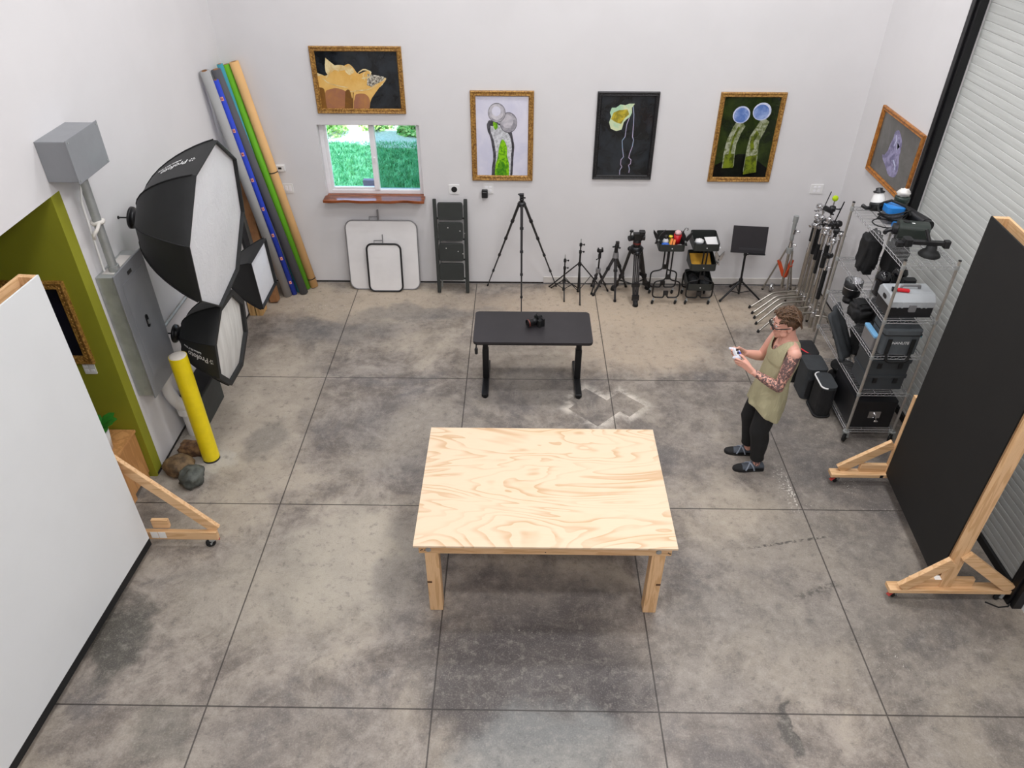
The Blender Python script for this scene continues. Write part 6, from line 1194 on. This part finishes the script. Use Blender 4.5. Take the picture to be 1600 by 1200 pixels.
for s in (1, -1):
    S_, E_, R_ = SHO[s], ELB[s], WRI[s]
    b.tube([W(-0.06, 0.09 * s, 1.395), W(-0.062, 0.14 * s, 1.378), S_ + V((0, 0, -0.005))], [0.045, 0.052, 0.055], 14)
    b.ball(S_, (0.060, 0.054, 0.060), 16, 10)
    b.tube([S_ + V((0, 0, 0.01)), S_.lerp(E_, 0.2), S_.lerp(E_, 0.45), S_.lerp(E_, 0.75), E_], [0.052, 0.056, 0.055, 0.046, 0.042], 16)
    b.ball(E_, 0.043, 14, 10); b.ball(E_ + V((0.015, 0, -0.012)), 0.032, 12, 8)
    b.tube([E_, E_.lerp(R_, 0.25), E_.lerp(R_, 0.55), E_.lerp(R_, 0.85), R_], [0.042, 0.045, 0.039, 0.030, 0.027], 16)
# hands closed round the controller
CT = V((PX - 0.345, PY, 1.235))
def hand(s):
    def q(f, l, z): return W(f, l * s, z)
    R_ = WRI[s]
    palm = [R_, q(0.262, 0.130, 1.172), q(0.290, 0.113, 1.190), q(0.318, 0.100, 1.203)]
    for dz, k in ((0.022, 1.0), (0.006, 1.0), (-0.010, 0.95), (-0.024, 0.8)):
        b.tube([palm[0] + V((0, 0, dz * 0.6)), palm[1] + V((0, 0, dz * 0.9)), palm[2] + V((0, 0, dz)), palm[3] + V((0, 0, dz))], [0.019, 0.0165, 0.0145, 0.0125], 10)
    F = [[(0.318, 0.100, 1.225), (0.350, 0.096, 1.238), (0.376, 0.080, 1.243), (0.386, 0.058, 1.244), (0.384, 0.040, 1.243)],
         [(0.318, 0.100, 1.209), (0.350, 0.094, 1.216), (0.374, 0.076, 1.214), (0.378, 0.054, 1.213), (0.368, 0.036, 1.213)],
         [(0.316, 0.101, 1.193), (0.346, 0.094, 1.196), (0.366, 0.076, 1.194), (0.366, 0.055, 1.194), (0.354, 0.040, 1.196)],
         [(0.310, 0.103, 1.179), (0.334, 0.096, 1.180), (0.350, 0.080, 1.179), (0.350, 0.063, 1.181), (0.340, 0.050, 1.183)]]
    for i, f in enumerate(F): r = (0.0098, 0.0100, 0.0095, 0.0082)[i]; b.tube([q(*p) for p in f], [r * 1.15, r * 1.05, r, r * 0.92, r * 0.8], 10); b.ball(q(*f[-1]), r * 0.82, 8, 6); b.ball(q(*f[1]), r * 1.1, 8, 6)
    th = [(0.255, 0.122, 1.185), (0.278, 0.098, 1.214), (0.300, 0.082, 1.240), (0.322, 0.066, 1.259), (0.338, 0.052, 1.262)]
    b.tube([q(*p) for p in th], [0.017, 0.016, 0.0125, 0.0115, 0.0092], 10); b.ball(q(*th[-1]), 0.0095, 8, 6); b.ball(q(0.262, 0.118, 1.185), 0.019, 10, 8)
hand(1); hand(-1)
# ankles and feet inside the shoes
ANK = {1: W(-0.015, 0.108, 0.09), -1: W(0.012, -0.115, 0.09)}; KNE = {1: W(0.04, 0.118, 0.48), -1: W(0.065, -0.105, 0.48)}; HIP = {1: W(-0.02, 0.085, 0.88), -1: W(-0.015, -0.085, 0.88)}
for s in (1, -1):
    b.tube([HIP[s], HIP[s].lerp(KNE[s], 0.5), KNE[s], KNE[s].lerp(ANK[s], 0.35), KNE[s].lerp(ANK[s], 0.8), ANK[s], ANK[s] + V((0, 0, -0.03))], [0.075, 0.066, 0.05, 0.05, 0.036, 0.034, 0.036], 14)
body = b.build('body', m_skin, per); mo = body.modifiers.new('remesh', 'REMESH'); mo.mode = 'VOXEL'; mo.voxel_size = 0.0042; mo.use_smooth_shade = True
mo = body.modifiers.new('smooth', 'SMOOTH'); mo.factor = 0.5; mo.iterations = 5
# trousers
m_trou = mat('black_trousers', '151517', 0.85, var=0.25, vs=10, bump=0.3, bs=30)
b = MB(); loft([(-0.015, 0, 0.96, 0.100, 0.140), (-0.015, 0, 0.90, 0.110, 0.150), (-0.012, 0, 0.82, 0.112, 0.155), (-0.010, 0, 0.77, 0.10, 0.14)])
for s in (1, -1):
    h, k, a = HIP[s], KNE[s], ANK[s]
    b.tube([h + V((0, 0, 0.05)), h.lerp(k, 0.2), h.lerp(k, 0.5), h.lerp(k, 0.8), k, k.lerp(a, 0.25) + V((0.012, 0, 0)), k.lerp(a, 0.5) + V((0.008, 0, 0)), k.lerp(a, 0.72), k.lerp(a, 0.86), k.lerp(a, 0.90)], [0.075, 0.088, 0.094, 0.090, 0.086, 0.084, 0.076, 0.064, 0.063, 0.054], 20)
    for q, r in ((0.80, 0.056), (0.86, 0.060), (0.73, 0.057)): b.ball(k.lerp(a, q) + V((0.008 * s, 0, 0)), (r, r, 0.022), 16, 8)
o = b.build('trousers', m_trou, per); mo = o.modifiers.new('remesh', 'REMESH'); mo.mode = 'VOXEL'; mo.voxel_size = 0.007; mo.use_smooth_shade = True; mo = o.modifiers.new('smooth', 'SMOOTH'); mo.iterations = 4
# tank top: body tube, front and back panels, shoulder straps
g = NG('olive_jersey'); c = g.coord((1, 1, 0.5)); g.bump(g.noise(c, 11, 4, 0.6, 1.2), 0.6, 0.02); m_shirt = g.out(g.mix(g.noise(c, 9), lin('b7b08f'), lin('a39c7c')), 0.9)
b = MB(); n = 56; rings = [(0.0, 0.69, 0.158, 0.212), (-0.002, 0.78, 0.156, 0.205), (-0.010, 0.88, 0.146, 0.192), (-0.022, 1.0, 0.128, 0.175), (-0.035, 1.10, 0.126, 0.176), (-0.048, 1.17, 0.127, 0.182), (-0.052, 1.20, 0.127, 0.184)]
vs = []; fs = []
for i, (f, z, rf, rl) in enumerate(rings):
    for k in range(n):
        a = 2 * PI * k / n; wv = (1 - i / 6) * 0.010 * math.sin(7 * a + 1.3 * i) + (1 - i / 6) * 0.004 * math.sin(11 * a + i); dz = 0.0
        if i == 0: dz = 0.022 * math.sin(2 * a + 0.8) + 0.025 * math.cos(a) - 0.03 * math.exp(-((a - 1.9) / 0.7) ** 2)
        vs.append(W(f + (rf + wv) * math.cos(a), (rl + wv) * math.sin(a), z + dz))
for i in range(len(rings) - 1):
    for k in range(n): fs.append((i * n + k, (i + 1) * n + k, (i + 1) * n + (k + 1) % n, i * n + (k + 1) % n))
b.add(vs, fs, True)
def top_sheet(sgn, zn0, neck):
    NY, NS = 34, 14; vs = []; fs = []; LM = 0.150
    for j in range(NY + 1):
        l = -LM + 2 * LM * j / NY; al = abs(l); zr = 1.444 - 0.30 * max(0, al - 0.07); smax = 1.0
        if al < neck: zt_ = zn0 + (al / neck) ** 2.2 * (zr - zn0 - 0.004); smax = math.asin(min(1, max(0.02, (zt_ - 1.19) / (zr - 1.19)))) * 2 / PI
        for i in range(NS + 1):
            s = smax * i / NS; lw = l * (1 + (0.0 if al < 0.09 else 0.10 * (1 - s) * (al - 0.09) / 0.06)); dx = 0.1275 * math.sqrt(max(0.05, 1 - (lw / 0.1845) ** 2)); f = -0.052 + sgn * dx * max(0.0, math.cos(s * PI / 2)) ** 0.8; vs.append(W(f - 0.010 * s - (sgn * 0.007 if i == 0 else 0), lw * (0.97 if i == 0 else 1), 1.19 + (zr - 1.19) * math.sin(s * PI / 2) - (0.02 if i == 0 else 0)))
    M_ = NS + 1
    for j in range(NY):
        for i in range(NS): fs.append((j * M_ + i, (j + 1) * M_ + i, (j + 1) * M_ + i + 1, j * M_ + i + 1))
    b.add(vs, fs, True)
top_sheet(1, 1.300, 0.098); top_sheet(-1, 1.375, 0.092)
o = b.build('tank_top', m_shirt, per); mo = o.modifiers.new('thick', 'SOLIDIFY'); mo.thickness = 0.006; mo.offset = 1.0; mo = o.modifiers.new('remesh', 'REMESH'); mo.mode = 'VOXEL'; mo.voxel_size = 0.0042; mo.use_smooth_shade = True; mo = o.modifiers.new('smooth', 'SMOOTH'); mo.iterations = 9
# hair
m_hair = mat('brown_hair', '5f432b', 0.6, var=0.3, vs=60, bump=0.5, bs=90, h2='3f2a18')
b = MB(); vs = []; fs = []; N_, M_ = 40, 26
for i in range(M_ + 1):
    t_ = PI * i / M_
    for k in range(N_):
        a = 2 * PI * k / N_; d = V((math.sin(t_) * math.cos(a), math.sin(t_) * math.sin(a), math.cos(t_))); e = 1 + 0.10 * noise.noise(V((d.x * 3.0, d.y * 8.0, d.z * 4.0))) + 0.05 * noise.noise(d * 11)
        zr = 0.094 if d.z > 0 else 0.098; f = -0.024 + 0.100 * d.x * e + (0.020 if d.x > 0 and d.z > 0.3 else 0) * d.z; l = 0.088 * d.y * e; z = 0.044 + zr * d.z * e
        if d.x > 0.35: z = max(z, 0.050 + 0.04 * min(1, (d.x - 0.35) / 0.25))
        vs.append(Hd(f, l, z))
for i in range(M_):
    for k in range(N_): fs.append((i * N_ + k, (i + 1) * N_ + k, (i + 1) * N_ + (k + 1) % N_, i * N_ + (k + 1) % N_))
b.add(vs, fs, True); rr = random.Random(4)
for i in range(150):                                   # locks swept back and to the side
    a, e = rr.uniform(-1.25, 1.25), rr.uniform(-0.075, 0.085); f0 = rr.uniform(-0.10, 0.062); l0 = e; u = (l0 / 0.092) ** 2; zz = 0.044 + 0.084 * math.sqrt(max(0.05, 1 - u - ((f0 + 0.022) / 0.118) ** 2 * 0.8)); L = rr.uniform(0.025, 0.04); f0 = max(f0, -0.065); sw = rr.uniform(-0.02, 0.03)
    b.tube([Hd(f0 + 0.016, l0, zz - 0.006), Hd(f0, l0 + sw * 0.3, zz + 0.016), Hd(f0 - L * 0.6, l0 + sw * 0.7, zz + 0.010 - 0.30 * max(0, -f0)), Hd(f0 - L * 0.9, l0 + sw, zz - 0.012 - 0.75 * max(0, -f0))], [0.004, 0.0085, 0.007, 0.0015], 5)
o = b.build('hair', m_hair, per)
b = MB()
for s in (-1, 1): b.tube([Hd(0.086, 0.016 * s, 0.036), Hd(0.084, 0.032 * s, 0.041), Hd(0.072, 0.048 * s, 0.036)], [0.003, 0.0042, 0.002], 6)
b.build('eyebrows', m_hair, per)
for s in (-1, 1):
    b = MB(); c0 = (0.078, 0.031 * s, 0.012); vs = []
    eb(c0, (0.012, 0.013, 0.011), Hd, 12, 8); e_ = b.build('eye', m_plate, per); b = MB(); eb((0.0885, 0.031 * s, 0.009), (0.003, 0.005, 0.005), Hd, 10, 6); b.build('iris', mat('brown_iris', '2a1a10', 0.2), e_)
# glasses
b = MB()
for s in (-1, 1):
    ring = [Hd(0.108, 0.033 * s + 0.025 * math.cos(x) * (1 if abs(math.cos(x)) > .5 else 1.05), 0.010 + 0.019 * math.sin(x)) for x in [2 * PI * k / 20 for k in range(20)]]
    b.tube(ring, 0.0046, 6, closed=True); b.tube([Hd(0.106, 0.058 * s, 0.014), Hd(0.095, 0.078 * s, 0.014), Hd(0.03, 0.086 * s, 0.010), Hd(-0.012, 0.088 * s, 0.010)], 0.0042, 6)
b.tube([Hd(0.109, -0.009, 0.014), Hd(0.112, 0, 0.017), Hd(0.109, 0.009, 0.014)], 0.003, 6); gl_ = b.build('glasses', m_black, per)
for s in (-1, 1):
    b = MB(); b.poly([Hd(0.108, 0.033 * s + 0.0235 * math.cos(2 * PI * k / 20), 0.010 + 0.0175 * math.sin(2 * PI * k / 20)) for k in range(20)]); b.build('lens', glass('spectacle_lens', (0.62, 0.60, 0.60, 1), 1.08), gl_)
# shoes
m_shoe = mat('grey_knit_shoe', '50565f', 0.8, var=0.25, vs=18, bump=0.3, bs=160); m_strap = mat('pale_grey_strap', '8b93a0', 0.7, var=0.15)
for s, th in ((1, 0.16), (-1, 0.20)):
    A = ANK[s]; d = V((-math.cos(th), (-math.sin(th) * 0.0 - 0.03) if s > 0 else 0.10, 0)).normalized(); n_ = V((-d.y, d.x, 0)); O = V((A.x, A.y, 0)) - d * 0.065
    def SP(t_, w_, z): return O + d * t_ + n_ * w_ + V((0, 0, z))
    prof = [(-0.012, 0.026, 0.055), (0.0, 0.034, 0.078), (0.04, 0.036, 0.088), (0.085, 0.038, 0.085), (0.13, 0.043, 0.068), (0.18, 0.047, 0.055), (0.225, 0.043, 0.045), (0.262, 0.028, 0.034), (0.275, 0.010, 0.026)]
    b = MB(); vs = []; fs = []; K = 16
    for t_, w_, h in prof:
        for k in range(K): a = 2 * PI * k / K; vs.append(SP(t_, w_ * math.cos(a) * (1.0 if math.sin(a) < 0 else 0.92), 0.016 + max(0, (h - 0.016)) * (0.5 + 0.5 * math.sin(a))))
    for i in range(len(prof) - 1):
        for k in range(K): fs.append((i * K + k, (i + 1) * K + k, (i + 1) * K + (k + 1) % K, i * K + (k + 1) % K))
    fs += [tuple(range(K)), tuple(range((len(prof) - 1) * K, len(prof) * K))[::-1]]; b.add(vs, fs, True); sh = b.build('shoe', m_shoe, per)
    b = MB(); out = [SP(t_, w_ + 0.004, 0) for t_, w_, h in prof] + [SP(t_, -w_ - 0.004, 0) for t_, w_, h in prof[::-1]]; m2 = len(out); b.add(out + [p + V((0, 0, 0.022)) for p in out], [tuple(range(m2)), tuple(range(m2, 2 * m2))[::-1]] + [(i, (i + 1) % m2, m2 + (i + 1) % m2, m2 + i) for i in range(m2)]); b.build('sole', m_rubber, sh)
    b = MB(); K2 = 10; vs = []; fs = []; tp = [(0.195, 0.049, 0.054), (0.225, 0.046, 0.048), (0.262, 0.031, 0.037), (0.278, 0.012, 0.028)]
    for t_, w_, h in tp:
        for k in range(K2 + 1): a = PI * k / K2; vs.append(SP(t_, w_ * math.cos(a), 0.018 + (h - 0.016) * math.sin(a)))
    for i in range(3):
        for k in range(K2): fs.append((i * (K2 + 1) + k, i * (K2 + 1) + k + 1, (i + 1) * (K2 + 1) + k + 1, (i + 1) * (K2 + 1) + k))
    b.add(vs, fs, True); b.build('toe_cap', m_rubber, sh)
    for t0, t1 in ((0.085, 0.165), (0.165, 0.085)):
        b = MB(); pts = []
        for k in range(11):
            f = k / 10; t_ = t0 + (t1 - t0) * f; a = PI * (1 - f); w_ = 0.042 + 0.004 * 0; h = 0.085 - (t_ - 0.085) * 0.36; pts.append(SP(t_, 0.046 * math.cos(a), 0.022 + (h - 0.012) * math.sin(a)))
        b.tube(pts, 0.0075, 6); b.build('strap', m_strap, sh)
# handheld controller
t = thing('game_controller', 'white and blue handheld controller held in both hands of the person', 'controller', CT)
b = MB(); M = frame(CT + V((0, 0, 0.004)), (0, -1, 0), (0.35, 0, 1)); b.M = M
b.rbox(-0.060, 0.060, -0.030, 0.028, -0.016, 0.012, 0.018, 4); b.build('controller_body', mat('controller_white', 'e3e4ea', 0.35), t, bevel=0.006, seg=3)
for s in (-1, 1):
    b = MB(); b.M = M; b.tube([(0.052 * s, 0.010, -0.004), (0.064 * s, -0.015, -0.006), (0.070 * s, -0.048, -0.010)], [0.019, 0.018, 0.013], 12); b.ball((0.070 * s, -0.048, -0.010), 0.013, 10, 8); b.build('grip', mat('controller_grip', 'd5d6e2', 0.4), t)
    b = MB(); b.M = M; b.cyl((0.024 * s, -0.012, 0.012), (0.024 * s, -0.012, 0.022), 0.006, n=10); b.lathe([(0, 0.021), (0.011, 0.022), (0.011, 0.027), (0, 0.027)], (0.024 * s, -0.012, 0), 14); b.build('thumb_stick', m_black, t)
    b = MB(); b.M = M; b.rbox(0.028 * s - 0.016, 0.028 * s + 0.016, 0.0285, 0.040, -0.008, 0.008, 0.006); b.build('trigger', m_black, t, bevel=0.003)
for x, y in ((0.044, 0.016), (0.052, 0.008), (0.036, 0.008), (0.044, 0.0)): b = MB(); b.M = M; b.cyl((x, y, 0.012), (x, y, 0.016), 0.004, n=10); b.build('button', m_black, t)
b = MB(); b.M = M; b.box(-0.052, -0.036, 0.006, 0.012, 0.012, 0.016); b.box(-0.047, -0.041, 0.001, 0.017, 0.012, 0.016); b.build('direction_pad', m_black, t)
b = MB(); b.M = M; b.rbox(-0.022, 0.022, 0.002, 0.024, 0.0122, 0.0145, 0.004); b.build('touch_pad', mat('controller_blue', '4a56c8', 0.35), t)
